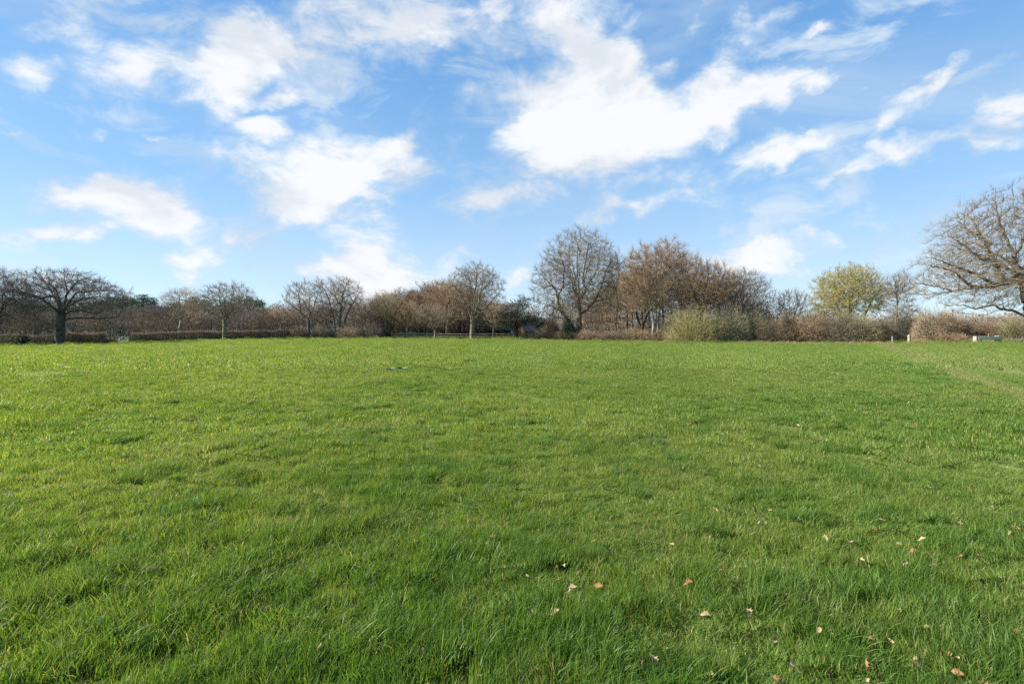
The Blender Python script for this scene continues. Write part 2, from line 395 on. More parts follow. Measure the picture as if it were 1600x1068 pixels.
def build_ground():
    n = 240
    t = np.linspace(-1, 1, n); xs = np.sinh(t * 6.2) / math.sinh(6.2) * 1500
    t2 = np.linspace(-.62, 1, n); ys = np.sinh(t2 * 6.2) / math.sinh(6.2) * 1500
    X, Y = np.meshgrid(xs, ys); Z = gz(X.ravel(), Y.ravel(), False) - .03 * np.clip(np.hypot(X.ravel(), Y.ravel()) / 12, 0, 1)
    V = np.c_[X.ravel(), Y.ravel(), Z]
    i = np.arange(n - 1); a = (i[:, None] * n + i[None]).ravel()
    F = np.stack([a, a + 1, a + n + 1, a + n], 1)
    m = bpy.data.materials.new('turf'); m.use_nodes = True; nt = m.node_tree
    b = nt.nodes['Principled BSDF']; b.inputs['Roughness'].default_value = .95; b.inputs['Specular IOR Level'].default_value = .1
    c = grass_colour(nt, False)
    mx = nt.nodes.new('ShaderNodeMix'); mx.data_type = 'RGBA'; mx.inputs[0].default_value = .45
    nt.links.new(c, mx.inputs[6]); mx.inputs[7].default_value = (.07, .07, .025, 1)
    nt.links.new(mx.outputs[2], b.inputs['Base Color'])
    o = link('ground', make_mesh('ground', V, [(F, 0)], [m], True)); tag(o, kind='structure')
build_ground()

# ------------------------------------------------------------------ grass
def grass_material():
    m = bpy.data.materials.new('grass_blades'); m.use_nodes = True; nt = m.node_tree; L = nt.links.new
    b = nt.nodes['Principled BSDF']; b.inputs['Roughness'].default_value = .45; b.inputs['Specular IOR Level'].default_value = .28
    c = grass_colour(nt, True); L(c, b.inputs['Base Color'])
    t = nt.nodes.new('ShaderNodeBsdfTranslucent')
    hs = nt.nodes.new('ShaderNodeMix'); hs.data_type = 'RGBA'; hs.blend_type = 'MULTIPLY'; hs.inputs[0].default_value = 1
    L(c, hs.inputs[6]); hs.inputs[7].default_value = (1.35, 1.2, .6, 1); L(hs.outputs[2], t.inputs[0])
    mx = nt.nodes.new('ShaderNodeMixShader'); mx.inputs[0].default_value = .5
    L(b.outputs[0], mx.inputs[1]); L(t.outputs[0], mx.inputs[2]); L(mx.outputs[0], nt.nodes['Material Output'].inputs[0])
    return m
GM = grass_material()

def blade_patch(name, rng, n, rad, lmin, lmax, width, segs, lean, tint=(0, 1), mats=None, bias=(.22, .0)):
    r = rad * np.sqrt(rng.random(n)); a = rng.random(n) * 2 * math.pi
    P = np.c_[r * np.cos(a), r * np.sin(a), np.full(n, -.02)]
    Ln = lmin + (lmax - lmin) * rng.random(n) ** 1.4
    az = rng.random(n) * 2 * math.pi
    ln = lean * (.25 + .9 * rng.random(n))
    H = np.c_[np.cos(az) * ln + bias[0], np.sin(az) * ln + bias[1], np.zeros(n)]
    wd = rng.random(n) * math.pi
    Wv = np.c_[np.cos(wd), np.sin(wd), np.zeros(n)] * (width * (.6 + .7 * rng.random(n)))[:, None] * .5
    bend = .4 + .9 * rng.random(n)
    rows = []
    for k in range(segs + 1):
        s = k / segs
        c = P + (H * (s ** (1 + bend[:, None]))) * Ln[:, None]
        hl = np.linalg.norm(H, axis=1) * s ** (1 + bend)
        c[:, 2] += Ln * s * np.sqrt(np.maximum(1 - .55 * np.minimum(hl, 1.2) ** 2, .12))
        rows.append(c)
    V = []; 
    for k in range(segs):
        w = 1 - (k / segs) ** 1.6 * .75
        V += [rows[k] - Wv * w, rows[k] + Wv * w]
    V.append(rows[segs])
    V = np.stack(V, 1); m_ = V.shape[1]
    base = (np.arange(n) * m_)[:, None]
    Q = np.concatenate([np.array([[2 * k, 2 * k + 1, 2 * k + 3, 2 * k + 2]]) + base for k in range(segs - 1)]) if segs > 1 else np.zeros((0, 4), int)
    T = np.array([[2 * segs - 2, 2 * segs - 1, 2 * segs]]) + base
    ti = tint[0] + (tint[1] - tint[0]) * rng.random(n)
    F = ([(Q, 0)] if len(Q) else []) + [(T, 0)]
    me = make_mesh(name, V.reshape(-1, 3), F, mats or [GM], True, {'tint': np.repeat(ti, m_)})
    return me

def scatter_object(name, variants, pts, rot, scl, vi, label=None):
    """one object that repeats small tufts over its points (for what nobody could count)"""
    vc = bpy.data.collections.new(name + '_tufts')
    for me in variants:
        vc.objects.link(bpy.data.objects.new(me.name, me))
    me = bpy.data.meshes.new(name); me.vertices.add(len(pts)); me.vertices.foreach_set('co', np.asarray(pts, np.float32).ravel())
    a = me.attributes.new('rot', 'FLOAT_VECTOR', 'POINT'); a.data.foreach_set('vector', np.asarray(rot, np.float32).ravel())
    a = me.attributes.new('scl', 'FLOAT_VECTOR', 'POINT'); a.data.foreach_set('vector', np.asarray(scl, np.float32).ravel())
    a = me.attributes.new('pick', 'INT', 'POINT'); a.data.foreach_set('value', np.asarray(vi, np.int32))
    o = link(name, me); tag(o, label, kind='stuff')
    ng = bpy.data.node_groups.new(name, 'GeometryNodeTree')
    ng.interface.new_socket('Geometry', in_out='INPUT', socket_type='NodeSocketGeometry')
    ng.interface.new_socket('Geometry', in_out='OUTPUT', socket_type='NodeSocketGeometry')
    N = ng.nodes.new; L = ng.links.new
    gi, go = N('NodeGroupInput'), N('NodeGroupOutput'); ip = N('GeometryNodeInstanceOnPoints'); ci = N('GeometryNodeCollectionInfo')
    ci.inputs['Collection'].default_value = vc; ci.inputs['Separate Children'].default_value = True; ci.inputs['Reset Children'].default_value = True
    def na(nm, ty):
        n = N('GeometryNodeInputNamedAttribute'); n.data_type = ty; n.inputs['Name'].default_value = nm; return n.outputs['Attribute']
    L(gi.outputs[0], ip.inputs['Points']); L(ci.outputs[0], ip.inputs['Instance']); ip.inputs['Pick Instance'].default_value = True
    L(na('pick', 'INT'), ip.inputs['Instance Index']); L(na('rot', 'FLOAT_VECTOR'), ip.inputs['Rotation']); L(na('scl', 'FLOAT_VECTOR'), ip.inputs['Scale'])
    L(ip.outputs[0], go.inputs[0])
    md = o.modifiers.new('scatter', 'NODES'); md.node_group = ng
    return o

# distance (m) along which the field's far edge runs, by bearing
_ex = np.array([p[0] for p in _cp]); _eY = np.array([p[2] for p in _cp])
def edge_Y(px): return np.interp(px, [-300] + list(_ex) + [1900], [78] + list(_eY) + [58])

TUSSOCKS = [(620, 778), (370, 905), (505, 822), (640, 992), (430, 1010), (450, 705), (900, 1050), (990, 1030), (330, 772), (400, 690), (690, 735), (1215, 690),
            (1320, 740), (760, 730), (590, 770), (640, 720), (520, 660), (160, 890), (280, 950), (120, 1010), (720, 640), (860, 690), (1090, 660), (1170, 770), (1000, 690),
            (560, 690), (610, 597), (655, 592), (640, 610), (860, 860), (740, 855), (70, 940), (230, 740), (1040, 720), (180, 690), (440, 600), (660, 980), (1500, 1010), (960, 745)]
def build_grass():
    rng = np.random.default_rng(11)
    near = [blade_patch('grass_tuft_a%02d' % i, rng, 520, .17, .024, .070, .0038, 3, .75, bias=(.15, .05)) for i in range(8)]
    mid = [blade_patch('grass_tuft_b%02d' % i, rng, 560, .36, .024, .072, .0080, 2, .75, bias=(.15, .05)) for i in range(6)]
    far = [blade_patch('grass_tuft_c%02d' % i, rng, 900, 1.35, .03, .085, .026, 1, .7, bias=(.15, .05)) for i in range(5)]
    tus = [blade_patch('grass_tuft_d%02d' % i, rng, 420, .17, .06, .15, .0052, 3, .6, tint=(.0, .45), bias=(.22, .05)) for i in range(4)]
    variants = near + mid + far + tus
    o_mid, o_far, o_tus = len(near), len(near) + len(mid), len(near) + len(mid) + len(far)
    P, RT, S, VI = [], [], [], []
    def lay(y0, y1, step, nv, off, zs, fade_in=0, fade_out=0):
        ys = np.arange(y0, y1, step); xs = np.arange(-y1 * 1.22 - 2, y1 * 1.22 + 2, step)
        X, Y = np.meshgrid(xs, ys); X = X.ravel() + rng.uniform(-.5, .5, X.size) * step * 1.1; Y = Y.ravel() + rng.uniform(-.5, .5, Y.size) * step * 1.1
        d = np.hypot(X, Y); px = 800 + FPX * X / np.maximum(Y, .3)
        keep = (np.abs(X) < 1.16 * Y + 1.6) & (Y < edge_Y(np.clip(px, -300, 1900)) + 9)
        if fade_in: keep &= rng.random(len(X)) < np.clip((d - y0) / fade_in, 0, 1)
        if fade_out: keep &= rng.random(len(X)) < np.clip((y1 - d) / fade_out, 0, 1)
        X, Y = X[keep], Y[keep]; n = len(X)
        P.append(np.c_[X, Y, gz(X, Y)])
        h = zs * np.exp(.30 * vnoise(X / .8, Y / .8, 5) + .55 * vnoise(X / .33, Y / .33, 6) + .34 * vnoise(X / .16, Y / .16, 7) + .14 * vnoise(X / 4.5, Y / 4.5, 8))
        td = track_dist(X, Y); h *= np.where(td < .6, .75, 1)
        h *= np.clip(1.06 - .012 * X, .7, 1.25)
        h = np.clip(h, .45, 2.6)
        RT.append(np.c_[rng.normal(0, .17, n), rng.normal(0, .17, n), rng.normal(0, 1.1, n)])
        k = rng.uniform(.9, 1.12, n); S.append(np.c_[k, k, h])
        VI.append(off + rng.integers(0, nv, n))
    lay(.9, 8.5, .15, len(near), 0, 1.0, 0, 2.0)
    lay(6.0, 26, .34, len(mid), o_mid, 1.0, 2.0, 6)
    lay(18, 125, 1.25, len(far), o_far, 1.0, 6, 0)
    # rich dark tussocks
    tp = []
    for px, py in TUSSOCKS:
        Y = EYE * FPX / (py - HOR); X = (px - 800) / FPX * Y
        for k in range(rng.integers(5, 10)): tp.append((X + rng.normal(0, .017 * Y + .06), Y + rng.normal(0, .13 + .02 * Y)))
    for k in range(520):
        Y = 1.5 * 30 ** rng.random(); X = rng.uniform(-1.1, 1.1) * Y
        if rng.random() > (.75 if X < 0 else .4): continue
        for j in range(rng.integers(1, 5)): tp.append((X + rng.normal(0, .14 + .008 * Y), Y + rng.normal(0, .1 + .008 * Y)))
    tp = np.array(tp); n = len(tp)
    P.append(np.c_[tp, gz(tp[:, 0], tp[:, 1])]); RT.append(np.c_[rng.normal(0, .12, n), rng.normal(0, .12, n), rng.normal(0, .8, n)])
    k = rng.uniform(.6, 1.2, n); S.append(np.c_[k, k, rng.uniform(.6, 1.15, n)]); VI.append(o_tus + rng.integers(0, len(tus), n))
    scatter_object('grass', variants, np.concatenate(P), np.concatenate(RT), np.concatenate(S), np.concatenate(VI))
build_grass()

# ------------------------------------------------------------------ trees
def resample(poly, D):
    poly = np.array(poly, float); out = [poly[0]]
    for a, b in zip(poly[:-1], poly[1:]):
        l = np.linalg.norm(b - a); n = max(1, int(round(l / D)))
        for k in range(1, n + 1): out.append(a + (b - a) * k / n)
    return np.array(out)

def grow_tree(trunks, limbs, crown, n_att, D, rng, hollow=.45, dk=1.9, jitter=.15, up=.06, zmin=.8, maxit=120):
    """skeleton: given trunk and limb lines, then branches that grow towards points spread through the crown's volume"""
    D *= .64; n_att = int(n_att * 3.2); dk *= .8
    nodes, par = [], []
    def addline(line, first_parent):
        prev = first_parent
        for q in line:
            nodes.append(np.array(q, float)); par.append(prev); prev = len(nodes) - 1
    for t in trunks: 
        pts = resample(t, D); pts[1:, :2] += np.cumsum(rng.normal(0, D * .07, (len(pts) - 1, 2)), 0) * .8
        addline(pts, -1)
    for l in limbs:
        pts = resample(l, D)
        pts[1:] += rng.normal(0, D * .13, (len(pts) - 1, 3))
        A = np.array(nodes); j = int(np.argmin(np.linalg.norm(A - pts[0], axis=1)))
        addline(pts[1:], j)
    vol = np.array([e[3] * e[4] * e[5] for e in crown]); cnt = (n_att * vol / vol.sum()).astype(int) + 1
    att = []
    for e, c in zip(crown, cnt):
        u = unit(rng.normal(size=(c, 3))); r = (hollow + (1 - hollow) * rng.random(c) ** .8)
        r *= 1 + .12 * rng.normal(size=c).clip(-1.5, 1)
        att.append(np.array(e[:3]) + u * r[:, None] * np.array(e[3:6]))
    A = np.concatenate(att); A = A[A[:, 2] > zmin]
    nn = len(nodes); cap = nn + 16000
    N = np.zeros((cap, 3)); N[:nn] = nodes; Pn = np.full(cap, -1); Pn[:nn] = par; nch = np.zeros(cap, int)
    for p in par:
        if p >= 0: nch[p] += 1
    d = np.linalg.norm(A[:, None] - N[None, :nn], axis=2); near = d.argmin(1); dist = d.min(1)
    live = np.ones(len(A), bool); live &= dist > dk * D
    for it in range(maxit):
        ia = np.where(live)[0]
        if len(ia) == 0: break
        s = np.zeros((nn, 3)); v = unit(A[ia] - N[near[ia]])
        np.add.at(s, near[ia], v)
        act = np.unique(near[ia]); act = act[nch[act] < 3]
        if len(act) == 0 or nn + len(act) >= cap: break
        dr = unit(unit(s[act]) + np.array([0, 0, up]) + rng.normal(0, jitter, (len(act), 3)))
        new = N[act] + dr * D
        k = len(act); N[nn:nn + k] = new; Pn[nn:nn + k] = act; nch[act] += 1
        dn = np.linalg.norm(A[ia][:, None] - new[None], axis=2); m = dn.argmin(1); dm = dn.min(1)
        b = dm < dist[ia]; near[ia[b]] = nn + m[b]; dist[ia[b]] = dm[b]
        live[ia[dm < dk * D]] = False
        nn += k
    return N[:nn], Pn[:nn], nch[:nn]

def radii(N, Pn, nch, base_r, tip, taper=.32):
    n = len(N)
    def calc(e):
        acc = np.zeros(n); r = np.zeros(n)
        for i in range(n - 1, -1, -1):
            r[i] = acc[i] ** (1 / e) if acc[i] > 0 else tip
            if Pn[i] >= 0: acc[Pn[i]] += r[i] ** e
        return r
    lo, hi = 1.5, 4.5; rt = np.where(Pn < 0)[0]
    for _ in range(9):
        e = (lo + hi) / 2; r = calc(e)
        if r[rt].max() > base_r: lo = e
        else: hi = e
    return np.maximum(r * (r / r[rt].max()) ** taper, tip * .75)

def tree_geo(N, Pn, nch, r, rng, twigs=3, tlen=.95, tw=.0115, tup=.5, sub=2, droop=0.0, leaf_n=0, leaf_s=.09, leaf_at=None, split=.05):
    """trunk geometry (thick wood) and crown geometry (fine branches, twigs, leaves)"""
    C = Geo(); root = np.where(Pn < 0)[0]; Ts = [Geo() for _ in root]
    rid = np.zeros(len(N), int)
    for q in range(len(N)): rid[q] = int(np.searchsorted(root, q)) if Pn[q] < 0 else rid[Pn[q]]
    i = np.where(Pn >= 0)[0]; p = Pn[i]
    rp = np.minimum(r[p], r[i] * 1.35)
    big = r[i] >= .16; med = (r[i] >= split) & ~big; fine = r[i] < split
    for k, T in enumerate(Ts):
        b, m = big & (rid[i] == k), med & (rid[i] == k)
        T.frusta(N[p[b]], N[i[b]], rp[b], r[i[b]], 9)
        T.frusta(N[p[m]], N[i[m]], rp[m], r[i[m]], 6)
    C.frusta(N[p[fine]], N[i[fine]], rp[fine], r[i[fine]], 3)
    for T, q in zip(Ts, root):
        if not T.n: continue
        b = r[q]
        a = np.arange(7) * 2 * math.pi / 7 + rng.random()
        foot = np.c_[np.cos(a) * b * 1.45, np.sin(a) * b * 1.45, np.full(7, -.15)] + N[q]
        T.frusta(np.repeat(N[q][None] + [[0, 0, b * 1.6]], 7, 0), foot, np.full(7, b * .55), np.full(7, b * .4), 5)
    cen = N.mean(0)
    f = i[r[i] < .034]; d0 = unit(N[f] - N[Pn[f]])
    src = np.repeat(f, twigs); k = len(src)
    P0 = N[src] - np.repeat(d0, twigs, 0) * rng.random((k, 1)) * .3
    dr = unit(np.repeat(d0, twigs, 0) * .8 + unit(N[src] - cen) * .35 + rng.normal(0, .40, (k, 3)) + np.array([0, 0, tup]))
    ln = tlen * (.45 + .8 * rng.random(k))
    P1 = P0 + dr * ln[:, None]; P1[:, 2] -= droop * ln
    C.cones(P0, P1, tw * (.8 + .4 * rng.random(k)))
    if sub:
        s2 = np.repeat(np.arange(k), sub); t = .25 + .6 * rng.random((len(s2), 1))
        Q0 = P0[s2] + (P1[s2] - P0[s2]) * t
        dq = unit(dr[s2] + rng.normal(0, .45, (len(s2), 3)) + np.array([0, 0, tup * .6]))
        lq = ln[s2] * (.35 + .4 * rng.random(len(s2)))
        Q1 = Q0 + dq * lq[:, None]; Q1[:, 2] -= droop * lq
        C.cones(Q0, Q1, tw * .72)
        ends = np.concatenate([P1, Q1, (Q0 + Q1) / 2])
    else: ends = P1
    if leaf_n:
        E = ends[rng.integers(0, len(ends), leaf_n * 3)]
        if leaf_at is not None:
            w = np.zeros(len(E), bool)
            for (cx, cy, cz, rr) in leaf_at: w |= np.linalg.norm(E - np.array([cx, cy, cz]), axis=1) < rr
            E = E[w]
        E = E[:leaf_n] + rng.normal(0, .08, (min(len(E), leaf_n), 3))
        C.leaves(E, leaf_s * (.6 + .8 * rng.random(len(E))), rng, 1)
    return Ts, C

def add_trunks(Ts, bark, root):
    for T in Ts:
        if T.n: link('trunk', T.mesh('trunk', [MT[bark]], True), root)

def hero(name, label, cat, px, Y, base, trunk_w, crown, trunk=None, limbs=(), seed=1, n_att=900, D=.42, bark='bark', twig='twig', leaf='leaf_russet',
         hollow=.42, depth=1.0, up=.08, jitter=.15, group=None, tip=.015, loc=None, autolimb=None, taper=.12, **kw):
    """a tree laid out in photo pixels at distance Y: crown ellipses (cx, cy, rx, ry), trunk and limb lines [(px, py, depth m)...]"""
    rng = np.random.default_rng(seed); s = Y / FPX
    X0 = (px - 800) * s; z0 = gz1(X0, Y)
    def w(q):
        return ((q[0] - px) * s, q[2] if len(q) > 2 else 0.0, EYE - (q[1] - HOR) * s - z0)
    tr = [[w(q) for q in t] for t in (trunk or [[(px, base), (px, crown[0][1] + crown[0][3] * .5)]])]
    for t in tr: t[0] = (t[0][0], t[0][1], 0.0)
    lm = []
    for l in limbs:
        q = [w(p) for p in l]
        if len(l[0]) <= 2:                                     # a limb with no depth given swings to the front or the back a little
            sw = rng.uniform(-.38, .38); L0 = q[0]
            q = [(a[0], abs(a[0] - L0[0]) * sw + abs(a[2] - L0[2]) * sw * .5, a[2]) for a in q]
        lm.append(q)
    cr = []
    for e in crown:
        c = w((e[0], e[1], e[4] if len(e) > 4 else 0.0))
        cr.append((*c, e[2] * s, e[2] * s * depth, e[3] * s))
    if autolimb:                                               # limbs reaching to the front and the back of the crown
        n, fy = autolimb; f = w((px, fy)); c = np.array(cr[0][:3]); rr = np.array(cr[0][3:6])
        for k in range(n):
            a = math.pi * (.5 + (k % 2)) + rng.uniform(-.5, .5); e = rng.uniform(-.25, .55)
            end = c + rr * np.array([math.cos(a) * math.cos(e), math.sin(a) * math.cos(e), math.sin(e)]) * .7
            f0 = np.array([f[0], f[1], f[2] * rng.uniform(.95, 1.15)]); mid = f0 * .5 + end * .5 + np.array([0, 0, .12 * np.linalg.norm(end - f0)])
            lm.append([tuple(f0), tuple(mid), tuple(end)])
    N, Pn, nch = grow_tree(tr, lm, cr, n_att, D, rng, hollow, up=up, jitter=jitter)
    r = radii(N, Pn, nch, trunk_w * s / 2, tip, taper)
    T, C = tree_geo(N, Pn, nch, r, rng, **kw)
    root = thing(name, label, cat, (X0, Y, z0), group)
    add_trunks(T, bark, root)
    link('crown', C.mesh('crown', [MT[twig], MT[leaf]], False), root)
    return root, (N, Pn, r, z0, s, X0, Y)

hero('oak_tree', 'bare oak cut by the left edge of the photo beside the wide flat-topped oak', 'tree', -14, 76, 541, 12,
     [(-28, 468, 66, 50), (-20, 445, 42, 28)], trunk=[[(-14, 541), (-12, 512), (-6, 500)]],
     limbs=[[(-8, 503), (6, 492), (14, 480), (18, 465), (26, 450)], [(-10, 505), (-30, 480), (-50, 465)], [(-8, 500), (-12, 470), (-10, 440)], [(6, 492), (22, 486), (34, 474)]],
     seed=3, n_att=800, D=.44, bark='bark_dark', twig='twig_dark', hollow=.5, autolimb=(4, 505))
hero('oak_tree', 'wide flat-topped bare oak with level layered limbs standing before the left hedge', 'tree', 95, 78, 540, 12.5,
     [(103, 462, 86, 30), (100, 440, 58, 20), (55, 462, 38, 22), (160, 466, 36, 22)],
     trunk=[[(93.5, 540), (95, 520), (96, 500), (97, 488)]],
     limbs=[[(95, 495), (80, 481), (65, 478), (45, 480), (28, 478)], [(96, 490), (91, 474), (86, 463), (76, 455), (58, 450)], [(97, 488), (103, 467), (104, 450), (100, 435), (100, 421)],
            [(97, 494), (110, 487), (132, 485), (155, 490), (178, 488)], [(98, 489), (115, 472), (135, 458), (160, 458), (186, 455)], [(92, 514), (80, 506), (62, 500)],
            [(84, 462), (62, 466), (45, 462), (30, 456)], [(103, 462), (120, 448), (134, 440), (150, 436)], [(90, 470), (78, 440), (70, 430)], [(97, 500), (115, 496), (140, 497), (165, 494)]],
     seed=5, n_att=1150, D=.40, bark='bark_dark', twig='twig_dark', hollow=.55, autolimb=(6, 490), up=.0, twigs=3, tlen=.7, tup=.3)  # dark bark and twigs carry the oak's backlit tone in their colour
hero('oak_tree', 'slim-trunked round-crowned bare tree rising out of the long left hedge', 'tree', 352, 92, 531, 5.5,
     [(357, 470, 40, 29)], trunk=[[(350, 531), (351, 512), (351, 498)]],
     limbs=[[(351, 499), (346, 482), (344, 458), (347, 444)], [(351, 500), (364, 487), (380, 478), (393, 470)], [(351, 503), (340, 492), (328, 485), (320, 476)], [(351, 498), (357, 475), (362, 450)], [(352, 496), (370, 470), (380, 455)]],
     seed=8, n_att=800, D=.44, twig='twig', hollow=.35, autolimb=(4, 500), tlen=.75)
hero('dead_tree', 'broken tree with pale bare snapped limbs behind the long left hedge', 'tree', 281, 97, 530, 4.5,
     [(285, 470, 30, 18)], trunk=[[(281, 532), (280, 514), (283, 500)]],
     limbs=[[(282, 502), (288, 499), (297, 494.5)], [(280, 512), (272, 509), (265, 507)], [(283, 500), (284, 482), (290, 470)]], seed=9, n_att=350, D=.5, bark='bark_pale', twig='twig_tan', autolimb=(2, 500), split=.03)
hero('ash_tree', 'slender bare tree leaning left above the scrub at the end of the long left hedge', 'tree', 482, 96, 528, 3.6,
     [(472, 462, 28, 26), (494, 448, 12, 16)], trunk=[[(482, 528), (481, 510), (481, 498)]],
     limbs=[[(481, 499), (470, 487), (458, 476), (449, 468)], [(481, 498), (488, 480), (492, 460), (496, 440)], [(470, 487), (468, 465), (470, 450)]], seed=12, n_att=520, D=.46, twig='twig', hollow=.3, autolimb=(2, 490), tlen=.7)
hero('ash_tree', 'many-stemmed bare tree with a broad fan of upright limbs above dark scrub', 'tree', 529, 97, 529, 5,
     [(530, 464, 38, 30), (540, 450, 22, 17)], trunk=[[(525, 529), (522, 500), (514, 468)], [(529, 529), (531, 495), (535, 462)], [(532, 529), (540, 498), (550, 475)]],
     limbs=[[(514, 468), (506, 452), (500, 442)], [(535, 462), (540, 448), (544, 438)], [(550, 475), (558, 462), (563, 452)], [(521, 497), (508, 485), (497, 474)], [(536, 460), (524, 447)]],
     seed=14, n_att=850, D=.44, twig='twig', hollow=.2, autolimb=(3, 480), tlen=.75)
hero('small_tree', 'small slim tree with a yellowish crown in front of the centre wood', 'tree', 603, 98, 529, 2.6,
     [(600, 478, 20, 20)], seed=16, n_att=330, D=.45, twig='twig_olive', leaf='leaf_yellow', leaf_n=500, leaf_s=.10)
hero('small_tree', 'low spreading tree with a pale trunk behind the rail fence', 'tree', 636, 97, 529, 3.0,
     [(634, 495, 28, 26)], seed=17, n_att=420, D=.45, bark='bark_pale', twig='twig_tan', limbs=[[(636, 512), (626, 500), (616, 492)], [(636, 510), (648, 498), (655, 488)]])
hero('small_tree', 'small vase-shaped bare tree standing on the grass just before the rail fence', 'tree', 680, 88, 531, 3.4,
     [(676, 496, 27, 19)], trunk=[[(680, 531), (679.5, 514)]], limbs=[[(680, 515), (671, 508), (661, 498), (652, 490)], [(680, 515), (687, 505), (692, 495)], [(680, 514), (678, 500), (677, 485)]],
     seed=18, n_att=420, D=.42, twig='twig', hollow=.3, autolimb=(3, 514))
hero('oak_tree', 'thick short-trunked pollard with a russet crown tucked behind the centre oak', 'tree', 700, 97, 529, 7,
     [(697, 475, 36, 38)], trunk=[[(699, 529), (700, 510), (702, 505)]], limbs=[[(700, 509), (707, 502), (716, 497)], [(700, 508), (692, 490), (685, 470)], [(701, 506), (703, 480), (700, 455)]],
     seed=19, n_att=620, D=.48, bark='bark', twig='twig_red', leaf_n=3200, leaf_s=.16, hollow=.2)
hero('oak_tree', 'round-crowned oak standing alone at the centre of the field edge before the rail fence', 'tree', 738, 85, 531, 7.4,
     [(743, 455, 46, 44), (743, 435, 34, 24)], trunk=[[(737.5, 531), (738, 512), (737, 499)]],
     limbs=[[(737, 500), (733, 486), (727, 474), (721, 460), (711, 447), (702, 440)], [(737, 499), (738, 472), (736, 450), (733, 428)], [(738, 499), (748, 475), (752, 455), (757, 435)], [(738, 500), (757, 482), (771, 466), (784, 450)],
            [(737, 502), (722, 496), (712, 497), (703, 494)], [(738, 502), (750, 493), (760, 490), (772, 482)], [(752, 455), (766, 440), (772, 428)], [(727, 474), (714, 470), (703, 466)], [(738, 470), (745, 445), (746, 420)]],
     seed=22, n_att=1150, D=.40, twig='twig', hollow=.3, autolimb=(6, 500), leaf_n=2200, leaf_s=.13,
     leaf_at=[(-1.5, 0, 9, 2.0), (.6, -.5, 10.6, 1.6), (1.6, 0, 10.2, 1.4), (-3, 0, 7.4, 1.6), (4.2, 0, 8.6, 1.2), (-3, 0, 5.4, 2)], tlen=.65)
hero('small_tree', 'thin dark-stemmed sapling between the centre oak and the dark cedar', 'tree', 771, 92, 529, 2.4, [(772, 490, 17, 22)], seed=24, n_att=260, D=.45, bark='bark_dark', twig='twig_tan')

hero('oak_tree', 'tallest twin-stemmed bare oak with one limb leaning left, rising from brambles at centre right', 'tree', 905, 84, 531, 10,
     [(905, 425, 62, 66), (868, 452, 40, 50), (938, 432, 32, 58)],
     trunk=[[(907, 531), (905, 515), (904, 498), (905, 480), (903, 466)]],
     limbs=[[(904, 522), (890, 502), (878, 486), (872, 470), (871, 456), (864, 445), (850, 432), (842, 420)], [(905, 492), (918, 483), (929, 470), (936, 455), (941, 440), (946, 420)], [(904, 468), (915, 455), (923, 440), (930, 423), (934, 400)],
            [(903, 466), (895, 450), (891, 430), (889, 405)], [(895, 450), (903, 430), (903, 400), (905, 375)], [(878, 487), (862, 478), (845, 473), (834, 470)], [(872, 462), (880, 445), (880, 420), (872, 395)],
            [(910, 520), (922, 516), (934, 513)], [(915, 456), (910, 435), (915, 405), (920, 375)], [(885, 498), (868, 496), (852, 486)], [(929, 470), (945, 468), (958, 464)], [(864, 445), (850, 450), (838, 445)]],
     seed=27, n_att=1700, D=.42, twig='twig', hollow=.45, autolimb=(8, 480), tlen=.9, twigs=3)
hero('slender_tree', 'slender twin-stemmed tree close on the right of the tallest oak', 'tree', 960, 80, 534, 2.6,
     [(962, 440, 19, 50)], trunk=[[(954, 534), (955, 500), (957, 462)], [(963, 534), (961, 505), (965, 475), (962, 450), (966, 425), (964, 410)]], limbs=[[(961, 500), (954, 480), (949, 462)], [(964, 475), (972, 458), (976, 440)], [(962, 452), (956, 435), (954, 415)], [(956, 490), (950, 478), (946, 470)]],
     seed=29, n_att=620, D=.44, twig='twig', hollow=.1, tlen=.85, taper=.4, twigs=3)
hero('oak_tree', 'russet-crowned oak on two pale trunks behind the willow scrub', 'tree', 1024, 76, 535, 6.5,
     [(1020, 432, 48, 50), (997, 445, 32, 46), (1045, 410, 34, 36)], trunk=[[(1020, 535), (1021, 505), (1018, 478), (1012, 455)], [(1028, 535), (1027, 500), (1030, 470), (1034, 440)]],
     limbs=[[(1028, 482), (1045, 475), (1062, 478)], [(1019, 488), (1004, 470), (993, 450)], [(1012, 455), (1008, 430), (1004, 405)], [(1034, 440), (1040, 415), (1046, 390)], [(1030, 470), (1050, 450), (1062, 435)], [(1022, 495), (1010, 492), (1000, 484)]],
     seed=31, n_att=1500, D=.42, twig='twig_red', bark='bark_pale', hollow=.1, autolimb=(6, 480), leaf_n=1800, leaf_s=.08, tlen=.95, twigs=5)  # pale bark puts sunlight on the two trunks into their colour
hero('ivy_tree', 'dark ivy-clad tree left of the two pale trunks', 'tree', 1001, 82, 534, 3.6, [(998, 455, 26, 38)], trunk=[[(1002, 534), (1000, 508), (994, 488)], [(1003, 534), (1006, 505), (1014, 487)]],
     seed=33, n_att=480, D=.46, bark='bark_dark', twig='twig', leaf='leaf_green', leaf_n=900, leaf_s=.14, leaf_at=[(0, 0, 2.4, 1.3), (-.5, 0, 4, .9)], split=.04)
